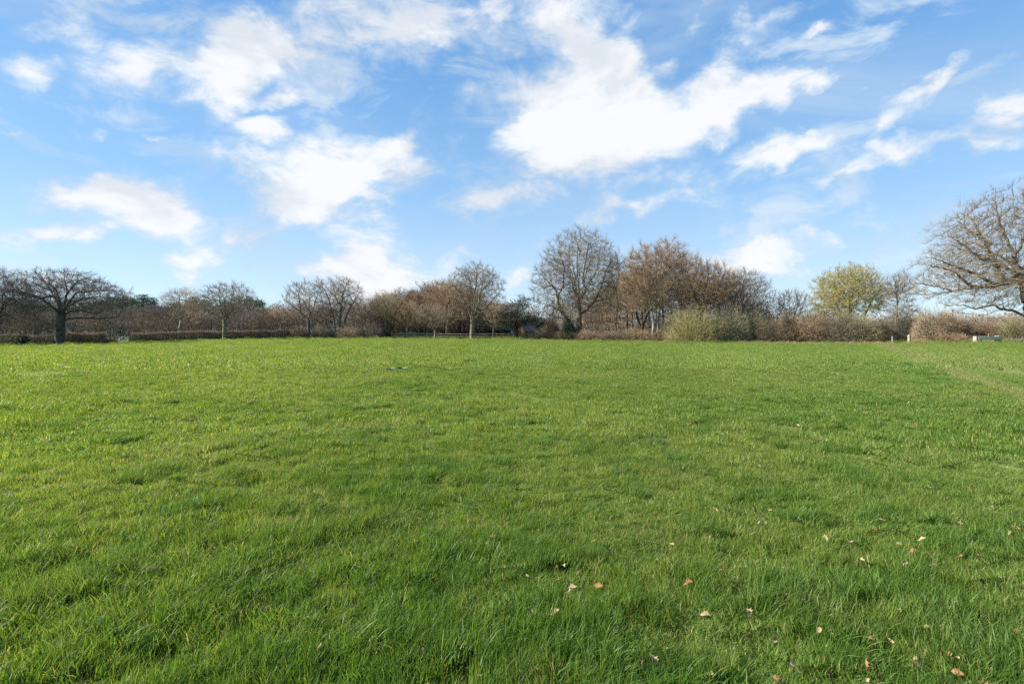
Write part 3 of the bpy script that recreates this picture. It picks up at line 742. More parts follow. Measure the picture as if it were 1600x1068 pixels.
hero('oak_tree', 'dense russet dome-crowned tree behind the pale sage scrub', 'tree', 1098, 84, 533, 5.5, [(1110, 452, 50, 38), (1080, 438, 40, 42)], trunk=[[(1098, 533), (1096, 500), (1094, 480)]],
     limbs=[[(1096, 498), (1080, 485), (1060, 478)], [(1095, 485), (1115, 470), (1135, 455)], [(1094, 480), (1085, 455), (1078, 425)], [(1094, 480), (1105, 450), (1115, 425)]],
     seed=35, n_att=1300, D=.46, twig='twig_red', hollow=.1, autolimb=(5, 490), leaf_n=2000, leaf_s=.085, bark='bark_dark', tlen=.95, twigs=5)
hero('oak_tree', 'grey bare tree with limbs arching right at the end of the russet copse', 'tree', 1160, 81, 535, 4.6, [(1162, 458, 36, 38), (1185, 466, 26, 34)], trunk=[[(1160, 535), (1158, 505), (1154, 485)]],
     limbs=[[(1156, 495), (1168, 470), (1186, 452), (1206, 440)], [(1156, 495), (1176, 482), (1196, 472), (1210, 470)], [(1155, 488), (1148, 460), (1140, 440)], [(1154, 485), (1160, 455), (1168, 428)]],
     seed=37, n_att=1000, D=.44, twig='twig', hollow=.2, autolimb=(4, 490), tlen=.8, twigs=3)
hero('small_tree', 'small upright bare tree between the russet copse and the yellow willow', 'tree', 1234, 82, 533, 2.4, [(1236, 476, 25, 23)], trunk=[[(1232, 533), (1232, 500)], [(1238, 533), (1240, 500)]], seed=39, n_att=330, D=.45, twig='twig', up=.2, tlen=.9)
hero('willow_tree', 'yellow-flowering willow with a rounded golden crown above the brown bramble hedge', 'willow', 1330, 80, 534, 5,
     [(1324, 458, 52, 42), (1335, 440, 36, 26), (1300, 480, 34, 24), (1372, 470, 20, 26)], trunk=[[(1320, 534), (1316, 500), (1308, 475)], [(1332, 534), (1330, 495), (1328, 465)], [(1340, 534), (1348, 500), (1360, 475)]],
     seed=41, n_att=1000, D=.46, twig='twig_yellow', leaf='leaf_yellow', bark='bark', hollow=.1, leaf_n=42000, leaf_s=.12, tlen=.9, droop=.25, twigs=3)
hero('birch_tree', 'airy grey tree with an ivy-wrapped foot at the right end of the bramble hedge', 'tree', 1402, 70, 536, 2.8,
     [(1402, 455, 23, 28), (1412, 490, 24, 22)], trunk=[[(1400, 536), (1401, 500), (1404, 470), (1400, 448)], [(1403, 536), (1412, 505), (1420, 485)]],
     seed=43, n_att=560, D=.38, twig='twig', leaf='leaf_green', bark='bark', leaf_n=2600, leaf_s=.10, leaf_at=[(.4, 0, 2.2, 1.6), (1.0, 0, 3.0, 1.2)], hollow=.15)
hero('oak_tree', 'great spreading bare oak cut by the right edge, its low limbs reaching over the trough', 'oak', 1627, 57, 536, 26,
     [(1610, 388, 128, 100), (1535, 432, 108, 52), (1560, 390, 90, 75), (1680, 430, 110, 70)],
     trunk=[[(1627, 536), (1623, 505), (1616, 480), (1606, 462)]],
     limbs=[[(1606, 470), (1597, 430), (1580, 440), (1554, 445), (1519, 449), (1490, 455), (1452, 460), (1430, 458)], [(1611, 498), (1583, 485), (1566, 483), (1554, 476), (1525, 483), (1506, 476), (1480, 478)],
            [(1597, 432), (1572, 440), (1562, 405), (1551, 382), (1542, 347), (1530, 325)], [(1604, 462), (1596, 420), (1593, 391), (1581, 347), (1577, 312), (1580, 290)], [(1562, 408), (1534, 405), (1508, 384), (1484, 368)],
            [(1604, 462), (1620, 400), (1625, 340), (1620, 290)], [(1606, 470), (1650, 420), (1690, 380)], [(1608, 478), (1660, 460), (1720, 440)], [(1519, 449), (1495, 430), (1470, 418), (1445, 416)],
            [(1554, 445), (1530, 428), (1500, 415), (1468, 400)], [(1593, 391), (1610, 350), (1605, 310)], [(1551, 382), (1525, 360), (1508, 340)], [(1490, 455), (1470, 448), (1438, 440)], [(1566, 483), (1540, 492), (1512, 490), (1490, 486)]],
     seed=45, n_att=3000, D=.42, twig='twig', bark='bark', hollow=.45, autolimb=(8, 470), tlen=.8, twigs=2, taper=.0, tw=.011, depth=.9, leaf_n=700, leaf_s=.13, leaf_at=[(-1.2, -3, 14.5, 2.0), (-.5, -2, 10.5, 1.8)])

# cedar: dense grey-green, layered plates of foliage on a short dark trunk
def conifer(name, label, px, Y, base, trunk_w, plates, trunk, limbs, seed, leaf, n_leaf, leaf_s, group=None, n_att=600, aspect=.25, D=.45):
    rng = np.random.default_rng(seed); s = Y / FPX; X0 = (px - 800) * s; z0 = gz1(X0, Y)
    w = lambda q: ((q[0] - px) * s, q[2] if len(q) > 2 else 0.0, EYE - (q[1] - HOR) * s - z0)
    tr = [[w(q) for q in t] for t in trunk]
    for t in tr: t[0] = (t[0][0], t[0][1], 0.0)
    cr = [(*w((e[0], e[1], e[4] if len(e) > 4 else 0)), e[2] * s, e[2] * s * .9, e[3] * s) for e in plates]
    N, Pn, nch = grow_tree(tr, [[w(q) for q in l] for l in limbs], cr, n_att, D, rng, .1, up=0, zmin=.6)
    r = radii(N, Pn, nch, trunk_w * s / 2, .013)
    T, C = tree_geo(N, Pn, nch, r, rng, twigs=1, tlen=.6, tup=0, sub=1, split=.04)
    f = np.where((Pn >= 0) & (r < .05))[0]
    E = N[f[rng.integers(0, len(f), n_leaf)]] + rng.normal(0, 1, (n_leaf, 3)) * np.array([.38, .38, .13])
    C.leaves(E, leaf_s * (.6 + .8 * rng.random(n_leaf)), rng, 1, aspect)
    root = thing(name, label, 'tree', (X0, Y, z0), group)
    add_trunks(T, 'bark_dark', root); link('crown', C.mesh('crown', [MT['twig_dark'], MT[leaf]]), root)
    return root
conifer('cedar_tree', 'dark grey-green cedar with a spreading layered crown beside the rail fence', 806, 92, 529, 6,
        [(806, 478, 24, 8), (800, 490, 32, 9), (815, 500, 42, 9), (795, 507, 30, 8), (820, 468, 14, 7), (812, 462, 8, 4), (848, 508, 18, 10)],
        [[(806, 529), (807, 505), (810, 480), (814, 464)]], [[(807, 505), (825, 500), (850, 505)], [(807, 506), (795, 503), (780, 506)]], 51, 'leaf_cedar', 17000, .26, n_att=800)

# ------------------------------------------------------------------ woods: a few trees of each kind, each repeated one by one
def wood_tree(name, label, cat, height, width, seed, twig, group, leaf='leaf_russet', leaf_n=0, n_att=300, D=.55, bark='bark_dark', loc=(0, 0, 0), twigs=2):
    rng = np.random.default_rng(seed)
    cr = [(0, 0, height * .66, width / 2, width / 2, height * .34), (rng.uniform(-.6, .6), rng.uniform(-.6, .6), height * .42, width * .38, width * .38, height * .26)]
    tr = [[(0, 0, 0), (rng.uniform(-.3, .3), rng.uniform(-.3, .3), height * .3), (rng.uniform(-.5, .5), rng.uniform(-.5, .5), height * .55)]]
    N, Pn, nch = grow_tree(tr, [], cr, n_att, D, rng, .15, up=.1)
    r = radii(N, Pn, nch, height * .016, .015)
    T, C = tree_geo(N, Pn, nch, r, rng, twigs=twigs, tlen=.9, tw=.016, leaf_n=leaf_n, leaf_s=.16, split=.045)
    root = thing(name, label, cat, loc, group)
    add_trunks(T, bark, root); link('crown', C.mesh('crown', [MT[twig], MT[leaf]]), root)
    root['_h'] = height
    return root
prng = random.Random(4)
TOPS = ([-200, 0, 120, 200, 250, 300, 350, 400, 440, 480, 560, 600, 650, 690, 720, 760, 800, 850, 900, 1000, 1080, 1150, 1210, 1260, 1300, 1420, 1500, 1600, 1800],
        [460, 463, 466, 476, 472, 473, 475, 477, 472, 467, 460, 457, 444, 434, 442, 466, 470, 464, 455, 412, 412, 424, 470, 492, 496, 494, 496, 488, 480])
def fill_wood(protos, pxs, Ys, label, group, spread=.0, tj=10):
    for k, (px, Y) in enumerate(zip(pxs, Ys)):
        pr = protos[k % len(protos)]; p = spot(px, Y)
        top = float(np.interp(px, *TOPS)) + prng.uniform(-2, tj)
        h = EYE - (top - HOR) * Y / FPX - p[2]; s = h / pr['_h']; sw = s * prng.uniform(.9, 1.25)
        if k < len(protos):
            pr.location = p; pr.rotation_euler = (0, 0, prng.uniform(0, 6.28)); pr.scale = (sw, sw, s)
        else: dup(pr, p, prng.uniform(0, 6.28), (sw, sw, s))
def spread(px0, px1, n, Y0, Y1):
    a = [px0 + (px1 - px0) * (i + .5) / n + prng.uniform(-.4, .4) * (px1 - px0) / n for i in range(n)]
    b = [prng.uniform(Y0, Y1) for _ in range(n)]
    return a, b
LA, GA = 'bare grey-brown tree massed in the wood behind the left hedges', 'grey-brown trees of the left wood'
pa = [wood_tree('woodland_tree', LA, 'tree', 9, 7.5, 61 + i, ['twig_mauve', 'twig', 'twig_mauve'][i], GA) for i in range(3)]
a1 = spread(-90, 600, 26, 101, 106); a2 = spread(-100, 600, 26, 110, 118); a3 = spread(-110, 620, 24, 122, 134)
fill_wood(pa, a1[0] + a2[0] + a3[0], a1[1] + a2[1] + a3[1], LA, GA, tj=9)
LA2, GA2 = 'lower bare tree standing along the front edge of the left wood', 'lower trees at the front of the left wood'
pa2 = [wood_tree('woodland_tree', LA2, 'tree', 7, 6.5, 71 + i, ['twig_tan', 'twig'][i], GA2) for i in range(2)]
fill_wood(pa2, [225, 262, 300, 318, 395, 418, 432, 450, 468, 505, 560, 578, 40, 62, 150], [100] * 15, LA2, GA2, tj=22)
LB, GB = 'bare russet tree in the wood rising behind the rail fence', 'russet trees of the centre wood'
pb = [wood_tree('woodland_tree', LB, 'tree', 11, 8, 75 + i, ['twig_red', 'twig_tan', 'twig_red'][i], GB, leaf_n=1500, twigs=3) for i in range(3)]
b1 = spread(585, 770, 11, 102, 107); b2 = spread(580, 800, 11, 111, 122)
fill_wood(pb, b1[0] + b2[0], b1[1] + b2[1], LB, GB)
LC, GC = 'bare brown tree in the copse behind the tallest oak and the russet oaks', 'brown trees behind the centre right oaks'
pc = [wood_tree('woodland_tree', LC, 'tree', 11, 8, 81 + i, ['twig', 'twig_red'][i], GC) for i in range(2)]
c1 = spread(790, 985, 9, 98, 116); c2 = spread(985, 1195, 15, 88, 104)
c3 = spread(900, 990, 6, 90, 110)
fill_wood(pc, c1[0] + c2[0] + c3[0], c1[1] + c2[1] + c3[1], LC, GC, tj=22)
LD, GD = 'low bare tree in the line behind the yellow willow and the great right oak', 'low trees of the right skyline'
pd_ = [wood_tree('woodland_tree', LD, 'tree', 6, 6.5, 85 + i, ['twig', 'twig_tan'][i], GD, n_att=240) for i in range(2)]
d1 = spread(1200, 1440, 9, 88, 104); d2 = spread(1440, 1700, 11, 84, 100)
fill_wood(pd_, d1[0] + d2[0], d1[1] + d2[1], LD, GD, tj=8)
LP, GP = 'dark green pine standing above the grey-brown left wood', 'pines of the left wood'
def pine(seed):
    rng = np.random.default_rng(seed); Y = 800; base = 519 + 1.5
    p = conifer('pine_tree', LP, 800, 100, 531, 3.6, [(800, 446, 13, 11), (792, 456, 18, 10), (810, 464, 19, 10), (797, 474, 20, 9), (806, 484, 16, 8)],
                [[(800, 531), (801, 490), (800, 440)]], [], seed, 'leaf_pine', 4200, .42, GP, 330, .28, .6)
    p['_h'] = 12.0
    return p
pp = [pine(91), pine(92)]
TOPS_SAVE = TOPS
def put_pines(spots):
    for k, (px, top, Y) in enumerate(spots):
        pr = pp[k % 2]; p = spot(px, Y); h = EYE - (top - HOR) * Y / FPX - p[2]; s = h / 12.2
        if k < 2: pr.location = p; pr.scale = (s * 1.2, s * 1.2, s); pr.rotation_euler = (0, 0, k * 2.0)
        else: dup(pr, p, prng.uniform(0, 6.28), (s * 1.25, s * 1.25, s))
put_pines([(172, 459, 138), (192, 456, 138), (222, 455, 138), (206, 461, 140), (236, 460, 142), (303, 459, 140), (320, 464, 138), (372, 458, 140), (390, 459, 138), (406, 464, 142), (352, 464, 140), (275, 468, 142), (398, 466, 128), (158, 464, 139)])

# ------------------------------------------------------------------ bushes, hedges, undergrowth
def bush_mesh(rx, ry, h, seed, n_stem, n_twig, n_leaf, twig, leaf, leaf_s=.10, tw=.014, tlen=.55, ragged=.18, tup=.5, upright=.5, low=0):
    rng = np.random.default_rng(seed); S, C = Geo(), Geo()
    def surf(n, lo=.3):
        u = unit(rng.normal(size=(n, 3))); u[:, 2] = np.abs(u[:, 2])
        az = np.arctan2(u[:, 1], u[:, 0]); k = 1 + ragged * (np.sin(az * 3 + seed) * .6 + np.sin(az * 5 + u[:, 2] * 4 + seed * 2) * .6) + rng.normal(0, .07, n)
        r = lo + (1 - lo) * rng.random(n) ** .6
        return u * np.array([rx, ry, h]) * (r * k)[:, None]
    E = surf(n_stem, .75); B = np.c_[E[:, :2] * (.25 + .3 * (1 - upright)) + rng.normal(0, .12, (n_stem, 2)), np.full(n_stem, -.1)]
    M1 = B * .5 + E * .5 + np.c_[-E[:, :2] * .06, h * .06 * np.ones(n_stem)]
    S.frusta(B, M1, np.full(n_stem, .035), np.full(n_stem, .024), 4); S.frusta(M1, E, np.full(n_stem, .024), np.full(n_stem, .010), 4)
    P = surf(n_twig, .25); d = unit(P / np.array([rx, ry, h]) * .8 + rng.normal(0, .6, (n_twig, 3)) + np.array([0, 0, tup]))
    L_ = tlen * (.5 + .9 * rng.random(n_twig))
    C.cones(P, P + d * L_[:, None], tw * (.7 + .6 * rng.random(n_twig)))
    if n_leaf:
        Q = surf(n_leaf, .35) + rng.normal(0, .1, (n_leaf, 3)); Q[:, 2] = np.maximum(Q[:, 2], .03)
        C.leaves(Q, leaf_s * (.6 + .8 * rng.random(n_leaf)), rng, 1)
    if low:
        Q = surf(low, .6); Q[:, 2] *= .55; Q[:, 2] = np.maximum(Q[:, 2], .03); C.leaves(Q, .12 * (.6 + .8 * rng.random(low)), rng, 2)  # darker leaves low down, putting the bush's missing self-shadow into colour
    return S.mesh('stems', [MT['bark_dark']]), C.mesh('foliage', [MT[twig], MT[leaf], MT['leaf_low_shade']])
def bush(name, label, px, Y, wpx, top, twig, leaf, n_twig, n_leaf, seed, cat='bush', n_stem=60, group=None, depth=.8, **kw):
    p = spot(px, Y); s = Y / FPX; h = EYE - (top - HOR) * s - p[2]
    a, b = bush_mesh(wpx * s / 2, wpx * s / 2 * depth, h, seed, n_stem, n_twig, n_leaf, twig, leaf, **kw)
    root = thing(name, label, cat, p, group); link('stems', a, root); link('foliage', b, root)
    return root

bush('shrub', 'pale blossoming shrub left of the many-stemmed tree', 500, 95, 34, 507, 'twig', 'leaf_sage', 2500, 1300, 101)
bush('shrub', 'dark evergreen shrub low under the many-stemmed tree', 519, 94, 36, 511, 'twig_dark', 'leaf_green', 1500, 4200, 102, leaf_s=.13)
bush('shrub', 'purple-brown twiggy shrub right of the dark evergreen shrub', 546, 93, 42, 512, 'twig_red', 'leaf_bramble', 4200, 500, 103)
bush('shrub', 'grey twiggy mound shrub at the left end of the rail fence', 577, 94, 44, 507, 'twig', 'leaf_sage', 4600, 700, 104)
bush('shrub', 'tan leafy shrub at the right end of the long left hedge', 468, 95, 30, 511, 'twig_tan', 'leaf_bramble', 3000, 500, 105)
bush('shrub', 'dark holly clump at the first post of the rail fence', 604, 96, 20, 514, 'twig_dark', 'leaf_green', 700, 2600, 106, leaf_s=.13)
bush('shrub', 'dark low shrub beside the field gate', 170, 81, 24, 531, 'twig_dark', 'leaf_green', 1500, 1200, 107)
bush('shrub', 'dark green shrub in the hedge left of the wide flat-topped oak', 36, 79.5, 22, 523, 'twig_dark', 'leaf_green', 900, 2400, 108, leaf_s=.12)
bush('ivy_bush', 'glossy dark green ivy bush against the leaning limb of the tallest oak', 887, 83, 25, 495, 'twig_dark', 'leaf_green', 500, 5200, 109, leaf_s=.14)
bush('shrub', 'small dark green shrub just right of the foot of the tallest oak', 931, 82, 16, 511, 'twig_dark', 'leaf_green', 400, 1800, 110, leaf_s=.13)
bush('willow_bush', 'yellow-green willow bush, the taller and greener of two in front of the russet oaks', 1082, 72, 88, 484, 'twig_yellow', 'leaf_yellow', 9000, 3600, 111, leaf_s=.07, tw=.013, tlen=.75, tup=.9)
bush('willow_bush', 'pale sage willow bush right of the yellow-green one', 1138, 72.5, 68, 484, 'twig_olive', 'leaf_sage', 7000, 4800, 112, leaf_s=.08, tlen=.65, tup=.7)
bush('willow_bush', 'olive-yellow willow bush at the left end of the brown bramble hedge', 1178, 73, 52, 489, 'twig_yellow', 'leaf_sage', 5500, 1600, 113, leaf_s=.07, tlen=.65, tup=.7)
bush('willow_bush', 'bright yellow bush low at the left foot of the golden willow', 1272, 78, 44, 478, 'twig_yellow', 'leaf_yellow', 4500, 3200, 114, leaf_s=.08)
bush('evergreen_shrub', 'small rounded dark evergreen peeping above the bramble hedge', 1200, 76, 24, 484, 'twig_dark', 'leaf_green', 400, 3200, 115, leaf_s=.12)
LBR, GBR = 'brown bramble thicket in the run along the field edge under the tallest oak', 'brambles under the centre right oaks'
for k, (px, Y, w_, top) in enumerate([(848, 87, 44, 517), (884, 83, 46, 516), (922, 81, 50, 517), (958, 79, 46, 519), (992, 78, 48, 514), (1030, 76, 44, 513), (865, 86, 30, 510)]):
    bush('bramble_bush', LBR, px, Y, w_, top, ['twig_red', 'twig_tan', 'twig_red', 'twig', 'twig_tan'][k % 5], 'leaf_bramble', 3800, 1500, 120 + k, group=GBR, tlen=.5, tup=.2, low=700)
bush('shrub', 'tan reedy shrub between the cedar and the ivy bush', 862, 86, 24, 496, 'twig_tan', 'leaf_bramble', 2600, 300, 130, tup=1.2, tlen=.8)
LBH, GBH = 'dense brown bramble bush forming the high hedge before the golden willow', 'brambles of the high brown hedge'
for k, (px, Y, w_, top) in enumerate([(1208, 71, 62, 503), (1252, 70, 70, 500), (1300, 69, 80, 497), (1345, 68, 68, 499), (1376, 67, 46, 510), (1230, 70.6, 34, 497), (1322, 69.6, 38, 493)]):
    bush('bramble_bush', LBH, px, Y, w_, top, ['twig', 'twig_red', 'twig', 'twig_olive', 'twig_dark', 'twig', 'twig_olive'][k], 'leaf_briar', 8500, 6000, 135 + k, group=GBH, tlen=.6, tup=.4, tw=.014, low=5000, ragged=.3)
bush('shrub', 'dark ivy-green shrub around the foot of the airy grey tree', 1412, 69, 42, 500, 'twig_dark', 'leaf_green', 3200, 2200, 141, leaf_s=.10)
bush('blossom_bush', 'blackthorn bush with cream blossom right of the wooden gatepost', 1452, 65, 52, 488, 'twig_tan', 'leaf_blossom', 4800, 9000, 142, leaf_s=.085, tlen=.6)
bush('blossom_bush', 'taller tan budding bush right of the blossoming blackthorn', 1479, 67, 44, 486, 'twig_tan', 'leaf_sage', 4600, 3500, 143, leaf_s=.08)
bush('bramble_bush', 'low russet bramble mound at the foot of the budding bush', 1482, 63, 56, 522, 'twig_red', 'leaf_bramble', 3200, 1200, 144, tup=.1)
bush('shrub', 'dark scrub bush behind the thin pale post', 1503, 67, 46, 505, 'twig', 'leaf_green', 3600, 900, 145)
bush('shrub', 'brown twiggy scrub bush behind the trough', 1540, 68, 66, 507, 'twig_red', 'leaf_bramble', 5200, 1400, 146)
bush('shrub', 'olive-brown scrub bush under the great oak beyond the low rail', 1586, 66, 72, 502, 'twig_olive', 'leaf_green', 6000, 1700, 147)
bush('shrub', 'russet scrub bush beside the trunk of the great oak', 1640, 64, 70, 500, 'twig_tan', 'leaf_bramble', 4500, 900, 148)

def hedge(label, pts, h, w, n_twig, n_leaf, twig, leaf, seed, name='clipped_hedge', top='twig_red'):
    """a clipped hedge along a line of (px, Y): dense twigs and leaves filling a box-like body, fresh russet twigs on top"""
    rng = np.random.default_rng(seed); P = np.array([spot(*q) for q in pts]); seg = np.linalg.norm(np.diff(P[:, :2], axis=0), axis=1); cum = np.r_[0, np.cumsum(seg)]
    def along(t): return np.stack([np.interp(t, cum, P[:, i]) for i in range(2)], 1)
    def fill(n, lo, hi, edge=.5):
        t = rng.random(n) * cum[-1]; c = along(t); e = along(np.minimum(t + .1, cum[-1])) - along(np.maximum(t - .1, 0)); e = unit(e); nrm = np.c_[-e[:, 1], e[:, 0]]
        v = lo + (hi - lo) * rng.random(n); prof = w / 2 * (1 - .25 * v ** 4)
        prof = prof * (1 + .18 * vnoise(t / 1.1, v * 2, seed))
        o = np.sign(rng.normal(size=n)) * rng.random(n) ** edge * prof
        hh = h * (1 + .09 * vnoise(t / 2.2, t * 0, seed + 1) + .05 * vnoise(t / .6, t * 0, seed + 2))
        q = c + nrm * o[:, None]
        return np.c_[q, gz(q[:, 0], q[:, 1]) + v * hh]
    G = Geo()
    A = fill(n_twig, .02, .95); d = unit(rng.normal(0, .7, (n_twig, 3)) + [0, 0, .3])
    G.cones(A, A + d * (.25 + .3 * rng.random((n_twig, 1))), .014, 0)
    k = n_twig // 4; A = fill(k, .8, .98, .8); d = unit(rng.normal(0, .4, (k, 3)) + [0, 0, .8]); G.cones(A, A + d * (.15 + .2 * rng.random((k, 1))), .012, 2)
    A = fill(n_leaf // 3, .02, .4, .35); G.leaves(A, .10 * (.6 + .8 * rng.random(n_leaf // 3)), rng, 3)  # dark leaves near the foot paint the shade at the hedge base
    A = fill(n_leaf, .05, .98); G.leaves(A, .09 * (.6 + .8 * rng.random(n_leaf)), rng, 1)
    o0 = P[0]; G.V = [v - o0 for v in G.V]
    o = link(name, G.mesh(name, [MT[twig], MT[leaf], MT[top], MT['leaf_low_shade']]), loc=o0); tag(o, label, 'hedge')
hedge('rough clipped hedge running behind the wide flat-topped oak at far left', [(-120, 81), (40, 81.5), (108, 82)], 1.75, 1.4, 9000, 7000, 'twig', 'leaf_bramble', 151, top='twig_olive')
hedge('tan-topped clipped hedge between the wide oak and the field gate', [(104, 82), (166, 84)], 1.85, 1.3, 5000, 4500, 'twig_red', 'leaf_bramble', 152, top='twig_tan')
hedge('long clipped hedge with a russet top running right from the field gate', [(204, 88), (300, 92), (400, 95), (478, 97)], 1.7, 1.3, 20000, 19000, 'twig', 'leaf_bramble', 153, top='twig_red')

def undergrowth(pts, h, depth, n, twig, seed, leaf='leaf_bramble', nl=0, leaf_s=.2):
    rng = np.random.default_rng(seed); px = np.array([p[0] for p in pts]); Yv = np.array([p[1] for p in pts]); hv = np.array([p[2] for p in pts]) * h
    G = Geo()
    def fill(n):
        q = rng.uniform(px[0], px[-1], n); Y = np.interp(q, px, Yv) + rng.random(n) * depth; X = (q - 800) / FPX * Y
        hh = np.interp(q, px, hv) * (1 + .35 * vnoise(X / 2.6, Y / 2.6, seed)); return np.c_[X, Y, gz(X, Y) + hh * rng.random(n) ** .8]
    A = fill(n); d = unit(rng.normal(0, .6, (n, 3)) + [0, 0, .7]); G.cones(A, A + d * (.5 + .6 * rng.random((n, 1))), .022, 0)
    if nl: G.leaves(fill(nl), leaf_s * (.6 + .8 * rng.random(nl)), rng, 1)
    o = link('undergrowth', G.mesh('undergrowth', [MT[twig], MT[leaf]])); tag(o, kind='stuff')
undergrowth([(-160, 99, 1), (200, 101, .9), (480, 102, 1), (600, 104, .8), (720, 106, .7)], 4.6, 12, 46000, 'twig_mauve', 161, 'brush', 26000, .28)
undergrowth([(585, 103, .8), (640, 105, 1), (700, 107, 1.1), (790, 108, .9)], 5.0, 8, 16000, 'twig_red', 165, 'brush', 12000, .26)
undergrowth([(700, 108, .7), (850, 104, 1), (1000, 92, 1), (1200, 88, 1)], 3.0, 10, 22000, 'twig', 162, 'brush', 14000, .26)
undergrowth([(1180, 84, .9), (1400, 80, .9), (1500, 76, 1.0), (1800, 74, 1.1)], 3.0, 10, 24000, 'twig', 163, 'brush', 11000, .24)
undergrowth([(-400, 165, 1), (300, 175, 1), (800, 180, 1.1), (1300, 175, .7), (2000, 165, .8)], 9.5, 14, 60000, 'twig_mauve', 164, 'brush', 70000, .6)

# dry straw fringe where the brambles meet the field
def fringe():
    rng = np.random.default_rng(170)
    v = [blade_patch('dry_tuft_%02d' % i, rng, 70, .35, .2, .6, .02, 2, .5, mats=[MT['dry']]) for i in range(3)]
    pts = []
    for (px0, px1, d0, d1, n) in [(845, 1200, -1.6, -.2, 330), (1190, 1395, -1.8, -.8, 90), (1425, 1600, .2, 2.2, 260), (590, 850, 4, 7.5, 90)]:
        for _ in range(n):
            px = rng.uniform(px0, px1); Y = float(edge_Y(px)) + rng.uniform(d0, d1); pts.append(((px - 800) / FPX * Y, Y))
    pts = np.array(pts); n = len(pts)
    scatter_object('dry_grass', v, np.c_[pts, gz(pts[:, 0], pts[:, 1])], np.c_[rng.normal(0, .1, n), rng.normal(0, .1, n), rng.uniform(0, 6.28, n)],
                   np.repeat(rng.uniform(.5, 1.0, n)[:, None], 3, 1), rng.integers(0, 3, n))
fringe()

# ------------------------------------------------------------------ fence, gate, posts
def rail_fence():
    pts = [(612, 96), (660, 96), (720, 94.5), (770, 94), (832, 93)]
    P = np.array([spot(*p) for p in pts]); seg = np.linalg.norm(np.diff(P[:, :2], axis=0), axis=1); cum = np.r_[0, np.cumsum(seg)]
    root = thing('rail_fence', 'weathered wooden post and rail fence behind the centre oak', 'fence', P[0])
    n = int(cum[-1] / 2.2); T = np.linspace(0, cum[-1], n + 1); Q = np.stack([np.interp(T, cum, P[:, i]) for i in range(2)], 1); z = gz(Q[:, 0], Q[:, 1])
    Q = np.c_[Q, z] - P[0]
    for q in Q:
        g = Geo(); g.box((q[0], q[1], q[2] + .5), (.13, .13, 1.2), 0, .05, .92); link('post', g.mesh('post', [MT['wood_pale']]), root)
    for h in (.55, .95):
        for a, b in zip(Q[:-1], Q[1:]):
            g = Geo(); a2, b2 = a + [0, -.09, h], b + [0, -.09, h + random.Random(int(a[0] * 7)).uniform(-.03, .03)]
            g.box((0, 0, 0), (np.linalg.norm(b2 - a2) - .02, .045, .13)); V = g.V[0]
            d = unit(b2 - a2); ang = math.atan2(d[1], d[0]); ca, sa = math.cos(ang), math.sin(ang)
            g.V[0] = np.c_[V[:, 0] * ca - V[:, 1] * sa, V[:, 0] * sa + V[:, 1] * ca, V[:, 2] + V[:, 0] * d[2]] + (a2 + b2) / 2
            link('rail', g.mesh('rail', [MT['wood_pale']]), root)
rail_fence()

def field_gate():
    a = np.array(spot(181, 87)); b = np.array(spot(201.5, 87.5)); L_ = np.linalg.norm((b - a)[:2]); ang = math.atan2(b[1] - a[1], b[0] - a[0])
    root = thing('field_gate', 'grey galvanised five-bar field gate in the gap between the left hedges', 'gate', a, rz=ang)
    def tube(g, p, q, r=.03, k=8): g.frusta(np.array([p], float), np.array([q], float), [r], [r], k)
    for z in (.22, .42, .62, .85, 1.12):
        g = Geo(); tube(g, (.08, 0, z), (L_ - .08, 0, z), .032); link('bar', g.mesh('bar', [MT['galv']], True), root)
    for x in (.08, L_ * .5, L_ - .08):
        g = Geo(); tube(g, (x, 0, .18), (x, 0, 1.15), .034); link('upright', g.mesh('upright', [MT['galv']], True), root)
    g = Geo(); tube(g, (.1, .03, .22), (L_ * .5, .03, 1.1), .025); link('brace', g.mesh('brace', [MT['galv']], True), root)
    for x in (-.06, L_ + .06):
        g = Geo(); g.box((x, 0, .6), (.17, .17, 1.45), 0, 0, .95); link('gatepost', g.mesh('gatepost', [MT['wood_pale']]), root)
field_gate()

def post(name, label, px, Y, h, w, m, round_=False, band=None, lean=0.0, cat='post'):
    p = spot(px, Y); g = Geo()
    if round_:
        zs = np.linspace(-.2, h, 5)
        for i in range(4):
            g.frusta([(lean * max(zs[i], 0), 0, zs[i])], [(lean * zs[i + 1], 0, zs[i + 1])], [w / 2 * (1 - .02 * i)], [w / 2 * (1 - .02 * (i + 1))], 10)
        g.frusta([(lean * h, 0, h)], [(lean * h, 0, h + w * .25)], [w / 2 * .92], [w * .12], 10)
    else:
        g.box((0, 0, h / 2 - .1), (w, w, h + .2), 0, .3, .95); g.box((0, 0, h + w * .15), (w * .95, w * .95, w * .3), 0, .3, .45)
    if band is None:
        o = link(name, g.mesh(name, [MT[m]]), loc=p); return tag(o, label, cat)
    root = thing(name, label, cat, p); link('shaft', g.mesh('shaft', [MT[m]], True), root)
    for b in band:
        k = Geo(); k.frusta([(0, 0, b)], [(0, 0, b + .09)], [w / 2 + .006], [w / 2 + .006], 10); link('band', k.mesh('band', [MT['black']], True), root)
    return root
post('marker_post', 'thin white marker post with dark bands at the dark end of the bramble hedge', 1394, 63.5, .88, .07, 'white', True, band=(.62, .3))
post('gatepost', 'stout square wooden gatepost at the path corner left of the blackthorn', 1420.5, 63, .98, .24, 'wood_post')
post('fence_post', 'thin pale stake standing in grass left of the trough', 1508, 63, 1.0, .08, 'wood_pale', True, lean=.02)
post('fence_post', 'short pale stake just behind the trough', 1544.5, 62.5, 1.05, .08, 'wood_pale', True)
post('telegraph_pole', 'tall bare weathered pole rising behind the scrub above the trough', 1542, 78, 4.4, .2, 'wood_pale', True, lean=-.004, cat='pole')
